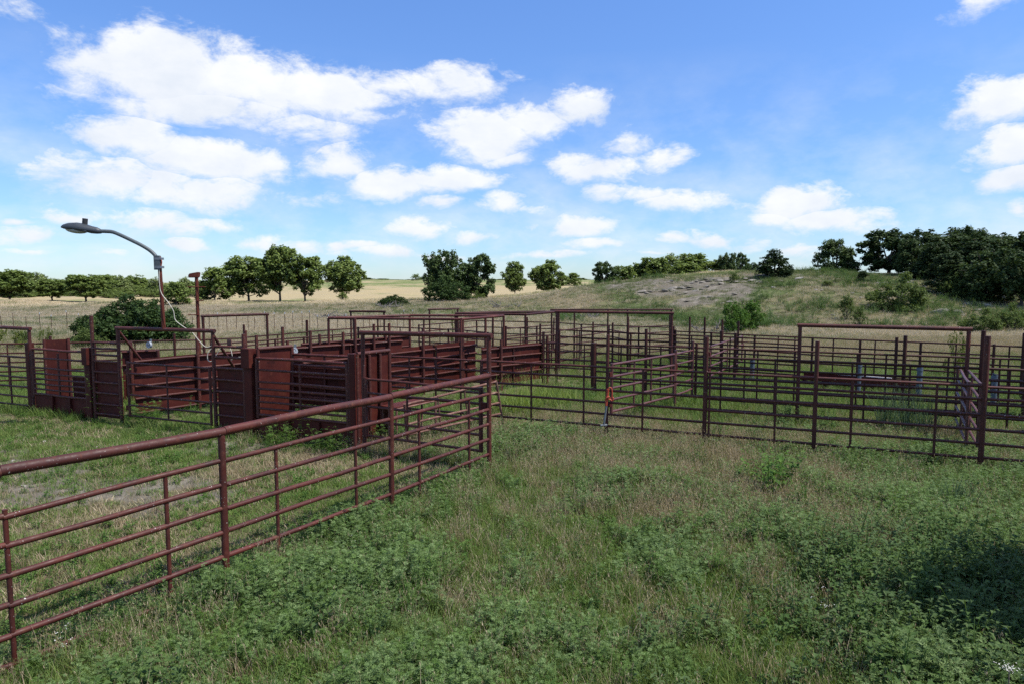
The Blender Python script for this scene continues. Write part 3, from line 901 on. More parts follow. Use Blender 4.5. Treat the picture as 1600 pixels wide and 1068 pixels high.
# lamp frame O2 with braces, gate G2
O2l = fl(187, 1.3); O2r = fl(335, 1.3)
po2 = portal('pipe gate frame carrying the street lamp, with slanting braces', O2l, O2r, 2.30, 0.044, zq=2.32)
br1 = U(220, 561, 1.5)
pipe('brace', P3(O2l, 2.26), br1, 0.03, po2)
br2 = U(365, 572, 1.45)
pipe('brace', P3(O2r + udir * .03, 2.2), br2, 0.034, po2)
box('gusset', P3(O2r + udir * .32 + vdir * .15, 2.06), (0.12, 0.02, 0.16), uang, po2, 'tan_rust')
gate('six rail pipe gate closed under the lamp frame', fl(201), fl(329), [1.50, 1.25, 0.99, 0.74, 0.49, 0.24], stays=(0.49,), r=0.024, end_r=0.03)

# left neighbour: frame and fences at the left edge
portal('pipe gate frame cut off by the left edge of the picture', fl(-150), fl(50), 2.22, 0.045, zq=2.20)
gate('pipe gate at the left edge beside the chute row', fl(-140), fl(45), [1.45, 1.19, 0.93, 0.68, 0.42, .2], stays=(0.35, 0.86), r=0.027, end_r=0.036)

# ------------------------------------------------------------------ solid alley walls
def alley_wall(label, pts, z0, z1, rails, posts, side=-1, mat='sheet', step=1.6, rr=0.028):
    pts = [Vector((p[0], p[1], 0)) for p in pts]
    root = empty('alley_wall', (pts[0].x, pts[0].y, 0), label, 'wall', 'solid steel alley walls')
    for a, b in zip(pts[:-1], pts[1:]):
        L = (b - a).length
        d = (b - a).normalized(); n = Vector((-d.y, d.x, 0)) * side
        k = max(1, round(L / step))
        for i in range(k):
            p, q = lerp2(a, b, i / k), lerp2(a, b, (i + 1) / k)
            sheet('sheet', p + d * 0.004, q - d * 0.004, z0, z1, root, mat)
            if i:
                pipe('stiffener', P3(p + n * 0.03, z0), P3(p + n * 0.03, z1 - 0.02), 0.02, root)
        for z in rails:
            pipe('rail', P3(a + n * 0.04, z), P3(b + n * 0.04, z), rr, root)
    for px, h in posts:
        best = None
        for a, b in zip(pts[:-1], pts[1:]):
            p, t = along(a, b, px, 1.5)
            e = 0 if 0 <= t <= 1 else min(abs(t), abs(t - 1))
            if best is None or e < best[0]: best = (e, p, (b - a).normalized())
        d = best[2]; n = Vector((-d.y, d.x, 0)) * side
        p = best[1] + n * 0.09
        pipe('post', P3(p, -0.1), P3(p, h), 0.045, root)
    return root
S1 = [U(208, 561, 1.5), U(332, 550, 1.5), U(455, 541.5, 1.5), U(628, 529.5, 1.5)]
alley_wall('long curved solid steel alley wall behind the lamp frame', S1, 0.12, 1.5, [1.44, 1.13, 0.83, 0.52, 0.16],
           [(306, 1.95), (382, 2.05), (399, 1.9), (440, 2.1), (447, 1.7), (483, 1.95), (534, 1.85), (553, 2.27), (582, 2.05), (606, 2.05)])
S2 = [U(472, 559, 1.45), U(609, 545.5, 1.45), U(743, 532, 1.45)]
alley_wall('solid steel alley wall right of the ribbed panel', S2, 0.25, 1.45, [1.32, 1.06, 0.80, 0.55], [(658, 2.0), (720, 2.15)])
S3 = [U(752, 543, 1.40), U(847, 534.5, 1.40)]
alley_wall('short solid steel alley wall right of the tall corner frame', S3, 0.2, 1.40, [1.33, 1.05, 0.78, 0.52], [(780, 1.6), (846, 1.75), (852, 1.6)])
S4 = [U(190, 548, 1.5), U(247, 546, 1.5)]
alley_wall('short rust coloured wall behind the left post of the lamp frame', S4, 0.1, 1.5, [1.47, 1.1], [(205, 1.75), (247, 1.5)], mat='sheet')
S5 = [U(470, 536, 1.5), U(640, 523, 1.5)]
alley_wall('second solid steel alley wall just beyond the curved one', S5, 0.2, 1.5, [1.46, 1.1], [(497, 1.75), (600, 1.7)], mat='sheet_dark', side=-1)

# overhead ties over the alley
def tie(label, pts, z, posts, mat='pipe', r=0.043, closed=False):
    pts = [Vector((p[0], p[1], 0)) for p in pts]
    root = empty('overhead_tie', (pts[0].x, pts[0].y, 0), label, 'frame', 'overhead pipe ties over the alleys')
    for a, b in zip(pts[:-1], pts[1:]):
        pipe('crossbar', P3(a, z), P3(b, z), r, root, mat)
    for i in posts:
        q = pts[i] if isinstance(i, int) else lerp2(pts[int(i)], pts[int(i) + 1], i - int(i))
        pipe('post', P3(q, -0.1), P3(q, z - .01), r * .95, root, mat)
    return root
tie('overhead pipe tie over the alley walls, left of the middle', [U(513, 497, 2.25), U(720, 499, 2.25), U(787, 493.5, 2.25), U(640, 493, 2.25), U(513, 497, 2.25)], 2.25, [0, 0.2, 1, 2, 3, 1.55])
tie('overhead pipe tie beyond the alley walls, right of the first', [U(712, 490, 2.25), U(821, 491.5, 2.25), U(873, 487, 2.25), U(770, 488, 2.25), U(712, 490, 2.25)], 2.25, [0, 1, 2, 3], 'pipe_far')
# middle frame and gate
O3l = U(870, 487, 2.42); O3r = U(1050, 489.5, 2.42)
portal('thick pipe gate frame in the middle of the pens', O3l, O3r, 2.42, 0.045)
g4b, _ = along(O3l, O3r, 924)
gate('pipe gate standing half open at the left post of the middle frame', O3l, g4b, [1.38, 1.12, 0.86, 0.6, 0.35], stays=(0.8,), r=0.025)
fence('pipe fence between the solid wall and the middle gate frame', [S3[1], O3l], [1.38, 1.1, 0.84, 0.58, 0.32], posts=[(849, 1.7)], stays=[858], rail_r=0.025)
O5 = [U(862, 484, 2.3), U(1049, 484, 2.3)]
pO5 = portal('thin wide pipe frame far back in the middle of the pens', O5[0], O5[1], 2.3, 0.034, 'pipe_far', posts=(0, 0.19, 0.47, 0.635, 1))

# far fences
J = [U(-60, 539, 1.5), U(147, 535, 1.5), U(272, 532, 1.5), U(382, 527.5, 1.5), U(480, 518.5, 1.5), U(590, 510, 1.5)]
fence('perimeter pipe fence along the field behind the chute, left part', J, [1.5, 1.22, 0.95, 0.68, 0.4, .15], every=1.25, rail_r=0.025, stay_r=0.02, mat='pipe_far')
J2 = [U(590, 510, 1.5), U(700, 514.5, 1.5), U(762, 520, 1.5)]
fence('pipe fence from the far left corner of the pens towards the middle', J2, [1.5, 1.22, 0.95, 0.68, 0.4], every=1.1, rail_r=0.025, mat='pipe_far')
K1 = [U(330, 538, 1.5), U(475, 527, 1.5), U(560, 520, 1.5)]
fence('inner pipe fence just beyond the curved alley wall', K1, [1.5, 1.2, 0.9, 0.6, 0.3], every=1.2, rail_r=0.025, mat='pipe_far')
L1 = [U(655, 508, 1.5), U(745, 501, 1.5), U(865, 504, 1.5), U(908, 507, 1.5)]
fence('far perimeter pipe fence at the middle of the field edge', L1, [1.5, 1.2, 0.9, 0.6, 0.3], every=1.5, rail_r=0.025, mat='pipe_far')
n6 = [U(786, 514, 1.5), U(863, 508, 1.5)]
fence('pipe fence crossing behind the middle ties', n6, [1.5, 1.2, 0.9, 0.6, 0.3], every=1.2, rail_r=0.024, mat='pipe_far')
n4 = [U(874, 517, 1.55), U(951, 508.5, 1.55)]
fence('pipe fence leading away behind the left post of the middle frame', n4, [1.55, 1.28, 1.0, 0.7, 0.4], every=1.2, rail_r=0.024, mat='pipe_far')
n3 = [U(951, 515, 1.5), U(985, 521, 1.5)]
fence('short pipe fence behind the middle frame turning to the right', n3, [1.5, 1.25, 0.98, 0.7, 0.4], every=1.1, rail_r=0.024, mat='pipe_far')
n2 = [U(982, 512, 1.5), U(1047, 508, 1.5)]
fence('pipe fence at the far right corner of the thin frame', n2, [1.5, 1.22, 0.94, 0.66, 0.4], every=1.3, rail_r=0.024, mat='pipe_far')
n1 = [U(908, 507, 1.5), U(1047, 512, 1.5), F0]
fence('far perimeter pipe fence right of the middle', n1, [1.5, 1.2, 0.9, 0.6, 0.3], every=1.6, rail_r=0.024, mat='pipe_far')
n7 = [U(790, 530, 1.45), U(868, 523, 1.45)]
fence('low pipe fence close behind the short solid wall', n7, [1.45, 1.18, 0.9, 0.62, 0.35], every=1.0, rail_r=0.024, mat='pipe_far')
# far portals
portal('pipe gate frame in the dry field behind the rusty pole', U(317, 494, 2.3), U(417, 491, 2.3), 2.3, 0.045, 'pipe_far')
portal('thin distant pipe gate frame left of the middle', U(548, 486.5, 2.3), U(600, 487, 2.3), 2.3, 0.038, 'pipe_far')
portal('thin distant pipe gate frame at the middle', U(671, 483.5, 2.3), U(715, 482.5, 2.3), 2.3, 0.036, 'pipe_far')

# wire fence of steel posts in the field
def wire_fence():
    a = U(-40, 516, 0.0); b = U(300, 519, 0.0); c = U(660, 515, 0.0)
    root = empty('wire_fence', (a.x, a.y, 0), 'wire fence of thin steel posts, some white tipped, in the dry field', 'fence')
    k = 0
    for p, q, n in ((a, b, 16), (b, c, 26)):
        for i in range(n):
            s = lerp2(p, q, (i + random.uniform(-.2, .2)) / n)
            h = random.uniform(0.95, 1.3)
            g = tz(s.x, s.y)
            o = pipe('steel_post', P3(s, g - .1), P3((s.x + random.uniform(-.04, .04), s.y), g + h), 0.017, root, 'pipe_far')
            if random.random() < 0.45:
                pipe('white_tip', P3(s, g + h), P3(s, g + h + 0.13), 0.027, root, 'wheel')
        for z in (0.35, 0.65, 0.95):
            pipe('wire', P3(p, z + tz(p.x, p.y)), P3(q, z + tz(q.x, q.y)), 0.004, root, 'galv')
wire_fence()

# loose rusty panel leaning inside the gate
def loose_panel():
    r0 = U(787, 667, 0.05); r1 = U(775, 594, 0.0)
    tr = UY(775, 594, r0.y - 0.35)
    l0 = U(637, 700, 0.05); tl = UY(632, 630, l0.y - 0.30)
    root = empty('loose_panel', (l0.x, l0.y, 0), 'loose tan rusted pipe panel leaning behind the closed gate', 'panel')
    for t in (0.98, 0.76, 0.54, 0.31, 0.08):
        pipe('rail', l0.lerp(tl, t), r0.lerp(tr, t), 0.024, root, 'tan_rust')
    for a, b in ((l0, tl), (r0, tr)):
        pipe('end_upright', a, b, 0.027, root, 'tan_rust')
    for s in (0.33, 0.62):
        pipe('stay', l0.lerp(r0, s), tl.lerp(tr, s), 0.018, root, 'tan_rust')
loose_panel()
# walkway plate right of the ribbed panel
def walkway():
    c = U(640, 628, 0.85)
    d = (P3b - P3a).normalized(); d = Vector((d.x, d.y, 0)).normalized()
    root = empty('walkway', (c.x, c.y, 0), 'narrow steel walkway plate beside the ribbed panel', 'walkway')
    ang = math.atan2(d.y, d.x)
    box('deck_plate', P3(c, 0.85), (1.3, 0.42, 0.02), ang, root, 'sheet_dark')
    n = Vector((-d.y, d.x, 0))
    for s in (-1, 1):
        pipe('edge_pipe', P3(c - d * .65 + n * .2 * s, .82), P3(c + d * .65 + n * .2 * s, .82), 0.02, root, 'tan_rust')
        for t in (-.6, .6):
            q = c + d * t + n * .2 * s
            pipe('leg', P3(q, -0.1), P3(q, .82), 0.024, root, 'tan_rust')
walkway()

# ------------------------------------------------------------------ curves (cord, chain), lamp
def tube(name, pts, r, mat, parent=None, nseg=6, radii=None):
    pts = [Vector(p) for p in pts]
    base = parent.location if parent is not None else Vector((0, 0, 0))
    bm = bmesh.new()
    rings = []
    up = Vector((0.3, 0.2, 1)).normalized()
    for i, p in enumerate(pts):
        t = (pts[min(i + 1, len(pts) - 1)] - pts[max(i - 1, 0)]).normalized()
        x = t.cross(up)
        if x.length < 0.05: x = t.cross(Vector((1, 0, 0)))
        x.normalize(); y = t.cross(x)
        rr = radii[i] if radii else r
        rings.append([bm.verts.new(p - base + (x * math.cos(2 * math.pi * k / nseg) + y * math.sin(2 * math.pi * k / nseg)) * rr) for k in range(nseg)])
    for a, b in zip(rings[:-1], rings[1:]):
        for k in range(nseg):
            f = bm.faces.new((a[k], a[(k + 1) % nseg], b[(k + 1) % nseg], b[k])); f.smooth = True
    bm.faces.new(rings[0][::-1]); bm.faces.new(rings[-1])
    bmesh.ops.recalc_face_normals(bm, faces=bm.faces[:])
    me = bpy.data.meshes.new(name); bm.to_mesh(me); bm.free()
    me.materials.append(MAT[mat])
    return mesh_obj(name, me, parent)

def catmull(pts, n=8):
    pts = [Vector(p) for p in pts]
    P = [pts[0]] + pts + [pts[-1]]
    out = []
    for i in range(1, len(P) - 2):
        for k in range(n):
            t = k / n
            a, b, c, d = P[i - 1], P[i], P[i + 1], P[i + 2]
            out.append(0.5 * ((2 * b) + (c - a) * t + (2 * a - 5 * b + 4 * c - d) * t * t + (3 * b - a - 3 * c + d) * t ** 3))
    out.append(pts[-1])
    return out

def street_lamp():
    foot = fl(256, 2.3)
    Y = foot.y
    top = UY(248.5, 401, Y)
    root = empty('street_lamp', (foot.x, foot.y, 2.34), 'dark cobra head street lamp on a rusty pole above the gate frame', 'street lamp')
    pipe('pole', P3(foot, 2.34), top, 0.042, root, 'pole')
    box('bracket', top + Vector((-0.03, -0.03, -0.14)), (0.13, 0.07, 0.32), 0, root, 'lamp_arm')
    for dz in (-.05, -.24):
        box('clamp', top + Vector((0.0, -0.01, dz)), (0.17, 0.12, 0.05), 0, root, 'galv')
    tube('red_wire', catmull([top + Vector((.05, -.05, -.02)), top + Vector((.09, -.06, -.12)), top + Vector((.05, -.05, -.28))], 5), 0.008, 'orange', root)
    arm = [UY(247, 414, Y), UY(244, 402, Y - .02), UY(236, 393, Y - .03), UY(222, 384, Y - .05), UY(205, 375.5, Y - .06), UY(188, 367.5, Y - .08), UY(176, 362.8, Y - .08), UY(166, 361.8, Y - .1), UY(154, 361.5, Y - .1)]
    tube('arm', catmull(arm, 5), 0.042, 'lamp_arm', root, 10)
    # cobra head : lofted sections along its length
    A = UY(158, 362.2, Y - .1); B = UY(96, 355.0, Y - .1)
    ax = (B - A); Lh = ax.length; ax.normalize()
    side = Vector((0, 1, 0)); upv = ax.cross(side).normalized()
    if upv.z < 0: upv = -upv
    stations = [(0, .045, .05, -.045), (.10, .075, .085, -.06), (.24, .105, .10, -.065), (.42, .165, .135, -.045), (.62, .185, .14, -.035), (.80, .16, .115, -.035), (.93, .10, .07, -.03), (1.0, .03, .025, -.02)]
    bm = bmesh.new(); rings = []
    for (t, w, hu, hl) in stations:
        c = A + ax * (t * Lh)
        ring = []
        for k in range(16):
            th = 2 * math.pi * k / 16
            s, cth = math.sin(th), math.cos(th)
            y = w * cth; z = (hu * s) if s > 0 else (-hl * s)
            ring.append(bm.verts.new(c - root.location + side * y + upv * z))
        rings.append(ring)
    for a, b in zip(rings[:-1], rings[1:]):
        for k in range(16):
            f = bm.faces.new((a[k], a[(k + 1) % 16], b[(k + 1) % 16], b[k])); f.smooth = True
    bm.faces.new(rings[0][::-1]); bm.faces.new(rings[-1])
    bmesh.ops.recalc_face_normals(bm, faces=bm.faces[:])
    me = bpy.data.meshes.new('lamp_head'); bm.to_mesh(me); bm.free(); me.materials.append(MAT['lamp'])
    mesh_obj('lamp_head', me, root)
    bm = bmesh.new()
    bmesh.ops.create_uvsphere(bm, u_segments=16, v_segments=8, radius=1)
    for v in bm.verts:
        v.co = Vector((v.co.x * .24, v.co.y * .145, v.co.z * .075))
    me = bpy.data.meshes.new('lens'); bm.to_mesh(me); bm.free(); me.materials.append(MAT['lens'])
    for p in me.polygons: p.use_smooth = True
    o = mesh_obj('lens', me, root)
    o.location = A + ax * (Lh * .62) - upv * .03 - root.location
    o.rotation_euler = (0, math.atan2(-ax.z, ax.x), 0)
    pc = A + ax * (Lh * .42) + upv * .12
    pipe('photocell', pc, pc + upv * .13, 0.055, root, 'black')
    pipe('rim', A + ax * (Lh * .28) + side * -.12 - upv * .03, A + ax * (Lh * .85) + side * -.13 - upv * .02, 0.014, root, 'lamp')
    # white cord sagging from the pole to the chute
    pts = [UY(249, 418, Y - .05), UY(249, 440, Y - .06), UY(252, 458, Y - .06), UY(263, 473, Y - .1), UY(271, 486, Y - .1), UY(274, 500, Y - .1), UY(286, 510, Y - .15), UY(300, 519, Y - .2), UY(310, 531, Y - .25), UY(322, 542, Y - .3), UY(334, 539, Y - .35), UY(325, 551, Y - .4), UY(325, 562, Y - .4), UY(331, 563.5, Y - .42), UY(338, 554, Y - .42), UY(345, 543, Y - .42), UY(353, 540, Y - .43), UY(360, 545, Y - .43), UY(363, 556, Y - .44)]
    c = tube('power_cord', catmull(pts, 6), 0.0085, 'white')
    tag(c, 'white electric cord hanging from the lamp pole to the chute rails', 'cord')
    c2 = tube('cord_end', catmull([UY(361, 562, Y - .5), UY(370, 558, Y - .55), UY(381, 556.5, Y - .6)], 6), 0.0085, 'white')
    tag(c2, 'short loose end of white cord on the sheeted panel right of the lamp frame', 'cord')
street_lamp()

def second_pole():
    p = UY(311, 545, 20.6); Y = p.y
    top = UY(307, 433, Y)
    root = empty('utility_pole', (p.x, p.y, 0), 'rusty pole with a box head and step pegs behind the chute', 'pole')
    pipe('pole', P3(p, -0.1), top, 0.05, root, 'pole')
    bm = bmesh.new()
    bmesh.ops.create_cube(bm, size=1)
    for v in bm.verts:
        v.co = Vector((v.co.x * .28 + (-.03 if v.co.z < 0 else 0), v.co.y * .22, v.co.z * .17 + v.co.x * .05))
        if v.co.x < 0 and v.co.z < 0: v.co.z += 0.05
    bmesh.ops.bevel(bm, geom=bm.edges[:], offset=.02, segments=2, affect='EDGES')
    me = bpy.data.meshes.new('box_head'); bm.to_mesh(me); bm.free(); me.materials.append(MAT['pole'])
    o = mesh_obj('box_head', me, root); o.location = top + Vector((-.05, 0, .04)) - root.location
    for (x0, x1, y) in ((293, 321, 448.5), (308, 318, 470), (294, 311, 492)):
        pipe('step_peg', UY(x0, y, Y - .05), UY(x1, y, Y - .05), 0.014, root, 'pole')
second_pole()

def jack():
    a = U(944, 668, 0.0); Y = a.y
    Bp, _ = along(Bl, Br, 948, .7)
    Y = Bp.y - 0.12
    bot = UY(943.5, 664, Y); mid = UY(948, 630, Y); top = UY(950, 607, Y)
    root = empty('farm_jack', (bot.x, bot.y, bot.z), 'orange topped steel farm jack leaning on a post of the nearest right fence', 'jack')
    d = (top - bot)
    pipe('bar', bot, mid, 0.022, root, 'galv')
    pipe('runner', bot.lerp(top, .55), top, 0.030, root, 'orange')
    pipe('foot', bot - Vector((.07, 0, 0)), bot + Vector((.07, 0, .01)), 0.028, root, 'galv')
    m = bot.lerp(top, .72)
    tube('handle', catmull([m, m + Vector((.06, -.02, .0)), m + Vector((.12, -.02, -.03)), m + Vector((.13, -.02, .05))], 4), 0.016, 'orange', root)
    tube('clevis', catmull([top + Vector((0, 0, -.02)), top + Vector((.03, 0, .03)), top + Vector((.08, 0, .0)), top + Vector((.085, 0, -.17)), top + Vector((.04, 0, -.2))], 4), 0.015, 'orange', root)
    tube('nose', catmull([m + Vector((-.03, 0, -.02)), m + Vector((.0, -.03, .04)), m + Vector((.05, -.03, .06))], 4), 0.022, 'orange', root)
jack()

def chain():
    a = O1l + Vector((0.06, -0.05, 0))
    root = empty('chain', (a.x, a.y, .9), 'dark steel chain hanging on the left post of the corner gate frame', 'chain')
    bm = bmesh.new()
    z = 1.05
    for i in range(11):
        n = 8; rr = []
        for k in range(n):
            th = 2 * math.pi * k / n
            c = Vector((.016 * math.cos(th), 0, .03 * math.sin(th)))
            ring = []
            for m in range(5):
                ph = 2 * math.pi * m / 5
                q = c * (1 + .28 * math.cos(ph)) + Vector((0, .006 * math.sin(ph), 0))
                if i % 2: q = Vector((q.y, q.x, q.z))
                ring.append(bm.verts.new(q + Vector((0.01 * math.sin(i), 0, z - .9))))
            rr.append(ring)
        for k in range(n):
            for m in range(5):
                bm.faces.new((rr[k][m], rr[k][(m + 1) % 5], rr[(k + 1) % n][(m + 1) % 5], rr[(k + 1) % n][m]))
        z -= .045
    me = bpy.data.meshes.new('links'); bm.to_mesh(me); bm.free(); me.materials.append(MAT['black'])
    mesh_obj('links', me, root)
chain()

# ------------------------------------------------------------------ trees and shrubs
def np_mesh(name, co, faces, mat):
    me = bpy.data.meshes.new(name)
    co = np.asarray(co, np.float32); f = np.asarray(faces, np.int32)
    k = f.shape[1]
    me.vertices.add(len(co)); me.vertices.foreach_set('co', co.ravel())
    me.loops.add(f.size); me.loops.foreach_set('vertex_index', f.ravel())
    me.polygons.add(len(f)); me.polygons.foreach_set('loop_start', np.arange(0, f.size, k, dtype=np.int32))
    me.update(calc_edges=True)
    me.materials.append(mat)
    return me

def leaf_cloud(centres, normals, size, rg, aspect=0.75):
    """one bent leaf-shaped quad per centre"""
    n = len(centres)
    nr = normals + rg.normal(0, 0.55, (n, 3))
    nr /= np.linalg.norm(nr, axis=1)[:, None] + 1e-9
    t = rg.normal(0, 1, (n, 3))
    t -= (t * nr).sum(1)[:, None] * nr
    t /= np.linalg.norm(t, axis=1)[:, None] + 1e-9
    b = np.cross(nr, t)
    s = size * rg.uniform(0.6, 1.3, n)[:, None]
    droop = nr * s * 0.25
    v0 = centres - t * s
    v1 = centres + b * s * aspect * rg.uniform(.6, 1.1, n)[:, None] + droop
    v2 = centres + t * s
    v3 = centres - b * s * aspect * rg.uniform(.6, 1.1, n)[:, None] + droop
    co = np.stack([v0, v1, v2, v3], 1).reshape(-1, 3)
    f = np.arange(n * 4).reshape(-1, 4)
    return co, f

def limb_mesh(name, segs, mat):
    bm = bmesh.new()
    for (a, b, ra, rb) in segs:
        a = Vector(a); b = Vector(b)
        t = (b - a)
        if t.length < 1e-5: continue
        t.normalize()
        x = t.cross(Vector((0.31, 0.77, 0.1))).normalized(); y = t.cross(x)
        n = 7
        A = [bm.verts.new(a + (x * math.cos(2 * math.pi * k / n) + y * math.sin(2 * math.pi * k / n)) * ra) for k in range(n)]
        B = [bm.verts.new(b + (x * math.cos(2 * math.pi * k / n) + y * math.sin(2 * math.pi * k / n)) * rb) for k in range(n)]
        for k in range(n):
            f = bm.faces.new((A[k], A[(k + 1) % n], B[(k + 1) % n], B[k])); f.smooth = True
    me = bpy.data.meshes.new(name); bm.to_mesh(me); bm.free(); me.materials.append(mat)
    return me

def make_tree_proto(seed, h=8.0, w=6.5, base=0.22, nblob=26, nleaf=5200, leaf=0.17, mat='leaf_mid', shape='round', gap=0.0, trunk_r=0.19, sub=9):
    rg = np.random.default_rng(seed)
    zc0 = h * base
    nblob = int(nblob * 1.5)
    cen = []
    for i in range(nblob):
        for _ in range(50):
            u = rg.uniform(-1, 1, 3)
            if u @ u <= 1: break
        r = (u @ u) ** 0.5
        u = u / max(r, 1e-6) * (r ** 0.45)
        if shape == 'cone':
            zz = (u[2] * .5 + .5)
            k = (1 - zz) ** 0.75
            p = np.array([u[0] * w / 2 * k * .85, u[1] * w / 2 * k * .85, zc0 + zz * (h - zc0) * .93])
        elif shape == 'dome':
            zz = abs(u[2])
            p = np.array([u[0] * w / 2 * .84, u[1] * w / 2 * .84, zc0 + zz * (h - zc0) * .84])
        else:
            zz = u[2] * .5 + .5
            p = np.array([u[0] * w / 2 * .80, u[1] * w / 2 * .80, zc0 + .06 * h + zz * (h - zc0) * .82])
        cen.append(p)
    cen = np.array(cen)
    rad = rg.uniform(0.13, 0.22, nblob) * min(w, h)
    # sub blobs around each blob surface give the ragged outline
    sc, sr = [], []
    for c, r in zip(cen, rad):
        for k in range(sub):
            d = rg.normal(0, 1, 3); d[2] = d[2] * .8 + .15
            d /= np.linalg.norm(d)
            sc.append(c + d * r * rg.uniform(.55, 1.0)); sr.append(r * rg.uniform(.28, .5))
    sc = np.array(sc); sr = np.array(sr)
    keep = rg.uniform(0, 1, len(sc)) > gap
    sc, sr = sc[keep], sr[keep]
    pick = rg.choice(len(sc), nleaf, p=sr ** 2 / (sr ** 2).sum())
    d = rg.normal(0, 1, (nleaf, 3)); d[:, 2] = d[:, 2] * 0.75 + .1
    d /= np.linalg.norm(d, axis=1)[:, None]
    cc = sc[pick] + d * (sr[pick] * rg.uniform(.35, 1.08, nleaf))[:, None]
    cc[:, 2] = np.maximum(cc[:, 2], 0.03)
    # fit the crown to the wanted height and spread
    kz = (h - .02) / np.percentile(cc[:, 2], 99.7)
    kx = (w / 2) / np.percentile(np.linalg.norm(cc[:, :2], axis=1), 98.5)
    fit = np.array([kx, kx, kz])
    cc = cc * fit; cen = cen * fit
    nn = d * .6 + np.array([0, 0, .7])
    co, f = leaf_cloud(cc, nn, leaf, rg)
    crown = np_mesh('crown', co, f, MAT[mat])
    # trunk and limbs
    segs = []
    lean = rg.normal(0, .03, 2)
    ftop = max(zc0 + (h - zc0) * .28, .25 * h)
    knots = [np.array([lean[0] * z * z / h + .04 * math.sin(z), lean[1] * z * z / h, z]) for z in np.linspace(-.3, ftop, 6)]
    for i in range(5):
        ra = trunk_r * (1.25 if i == 0 else 1 - .09 * i); rb = trunk_r * (1 - .09 * (i + 1))
        segs.append((knots[i], knots[i + 1], ra, rb))
    order = np.argsort(-rad)[:18]
    for i in order:
        s = knots[rg.integers(2, 6)]
        e = cen[i]
        m = (s + e) / 2 + rg.normal(0, .12, 3) * h * .12 + np.array([0, 0, -.02 * h])
        segs.append((s, m, trunk_r * .5, trunk_r * .33)); segs.append((m, e, trunk_r * .33, trunk_r * .12))
        for k in range(3):
            dd = rg.normal(0, 1, 3); dd /= np.linalg.norm(dd)
            segs.append((e, e + dd * rad[i] * .9, trunk_r * .13, trunk_r * .04))
    trunk = limb_mesh('trunk', segs, MAT['bark'])
    return dict(crown=crown, trunk=trunk, h=h, w=w)

PROTO = {
    'oak1': make_tree_proto(1, 8, 8.0, .14, 19, 12000, .20, 'leaf_dark', 'round', .12, .24),
    'oak2': make_tree_proto(2, 8, 7.4, .10, 15, 12000, .20, 'leaf_dark', 'round', .25, .24),
    'oak3': make_tree_proto(3, 8, 8.4, .06, 24, 12000, .20, 'leaf_dark', 'dome', .08, .24),
    'elm1': make_tree_proto(4, 8, 6.4, .13, 24, 11000, .20, 'leaf_mid', 'round', .12, .17),
    'elm2': make_tree_proto(5, 8, 6.0, .15, 22, 11000, .20, 'leaf_mid', 'round', .18, .17),
    'elm3': make_tree_proto(6, 8, 7.2, .10, 26, 11000, .20, 'leaf_light', 'round', .12, .17),
    'pecan': make_tree_proto(7, 8, 7.0, .20, 22, 11000, .20, 'leaf_light', 'round', .22, .16),
    'lolly': make_tree_proto(8, 8, 6.4, .30, 18, 7500, .21, 'leaf_mid', 'round', .10, .15),
    'wood1': make_tree_proto(9, 8, 8.4, .03, 24, 5000, .26, 'leaf_wood', 'dome', .05, .16),
    'wood2': make_tree_proto(10, 8, 7.6, .05, 22, 5000, .26, 'leaf_light', 'dome', .05, .16),
    'wood3': make_tree_proto(13, 8, 7.6, .05, 22, 5000, .26, 'leaf_mid', 'dome', .05, .16),
    'bush_mid': make_tree_proto(14, 3, 4.4, .03, 22, 9000, .075, 'leaf_mid', 'dome', .05, .06),
    'bush_dark': make_tree_proto(15, 3, 5.6, .03, 34, 14000, .085, 'leaf_shrub', 'dome', .04, .06),
    'bush_bright': make_tree_proto(16, 3, 3.6, .05, 22, 9000, .07, 'leaf_bright', 'dome', .08, .06),
    'juniper': make_tree_proto(17, 4, 3.4, .04, 26, 10000, .09, 'leaf_juniper', 'dome', .10, .10),
    'juniper2': make_tree_proto(18, 6, 3.8, .03, 26, 10000, .11, 'leaf_juniper', 'cone', .08, .12),
    'shrub_yellow': make_tree_proto(19, 1.5, 2.2, .03, 16, 2600, .045, 'leaf_yellow', 'dome', .1, .03),
    'shrub_mid': make_tree_proto(20, 1.6, 1.5, .03, 14, 2600, .045, 'leaf_mid', 'dome', .1, .03),
}

def put_tree(kind, x, y, h, w, label, name='tree', cat='tree', group=None, rot=None, z=None, sink=0.05):
    pr = PROTO[kind]
    zb = tz(x, y) if z is None else z
    root = empty(name, (x, y, zb - sink), label, cat, group)
    sx = w / pr['w']; sz = h / pr['h']
    rz = random.uniform(0, 6.28) if rot is None else rot
    for part in ('trunk', 'crown'):
        o = mesh_obj(part, pr[part], root)
        o.scale = (sx, sx, sz)
        o.rotation_euler = (0, 0, rz)
    return root

def tree_px(kind, px, Y, top, wpx, label, name='tree', cat='tree', group=None):
    d = px_dir(px, 440)
    x = d.x * Y / d.y
    zt = UY(px, top, Y).z
    zb = tz(x, Y)
    return put_tree(kind, x, Y, zt - zb + 0.05, wpx * Y / FPX * 1.08, label, name, cat, group)

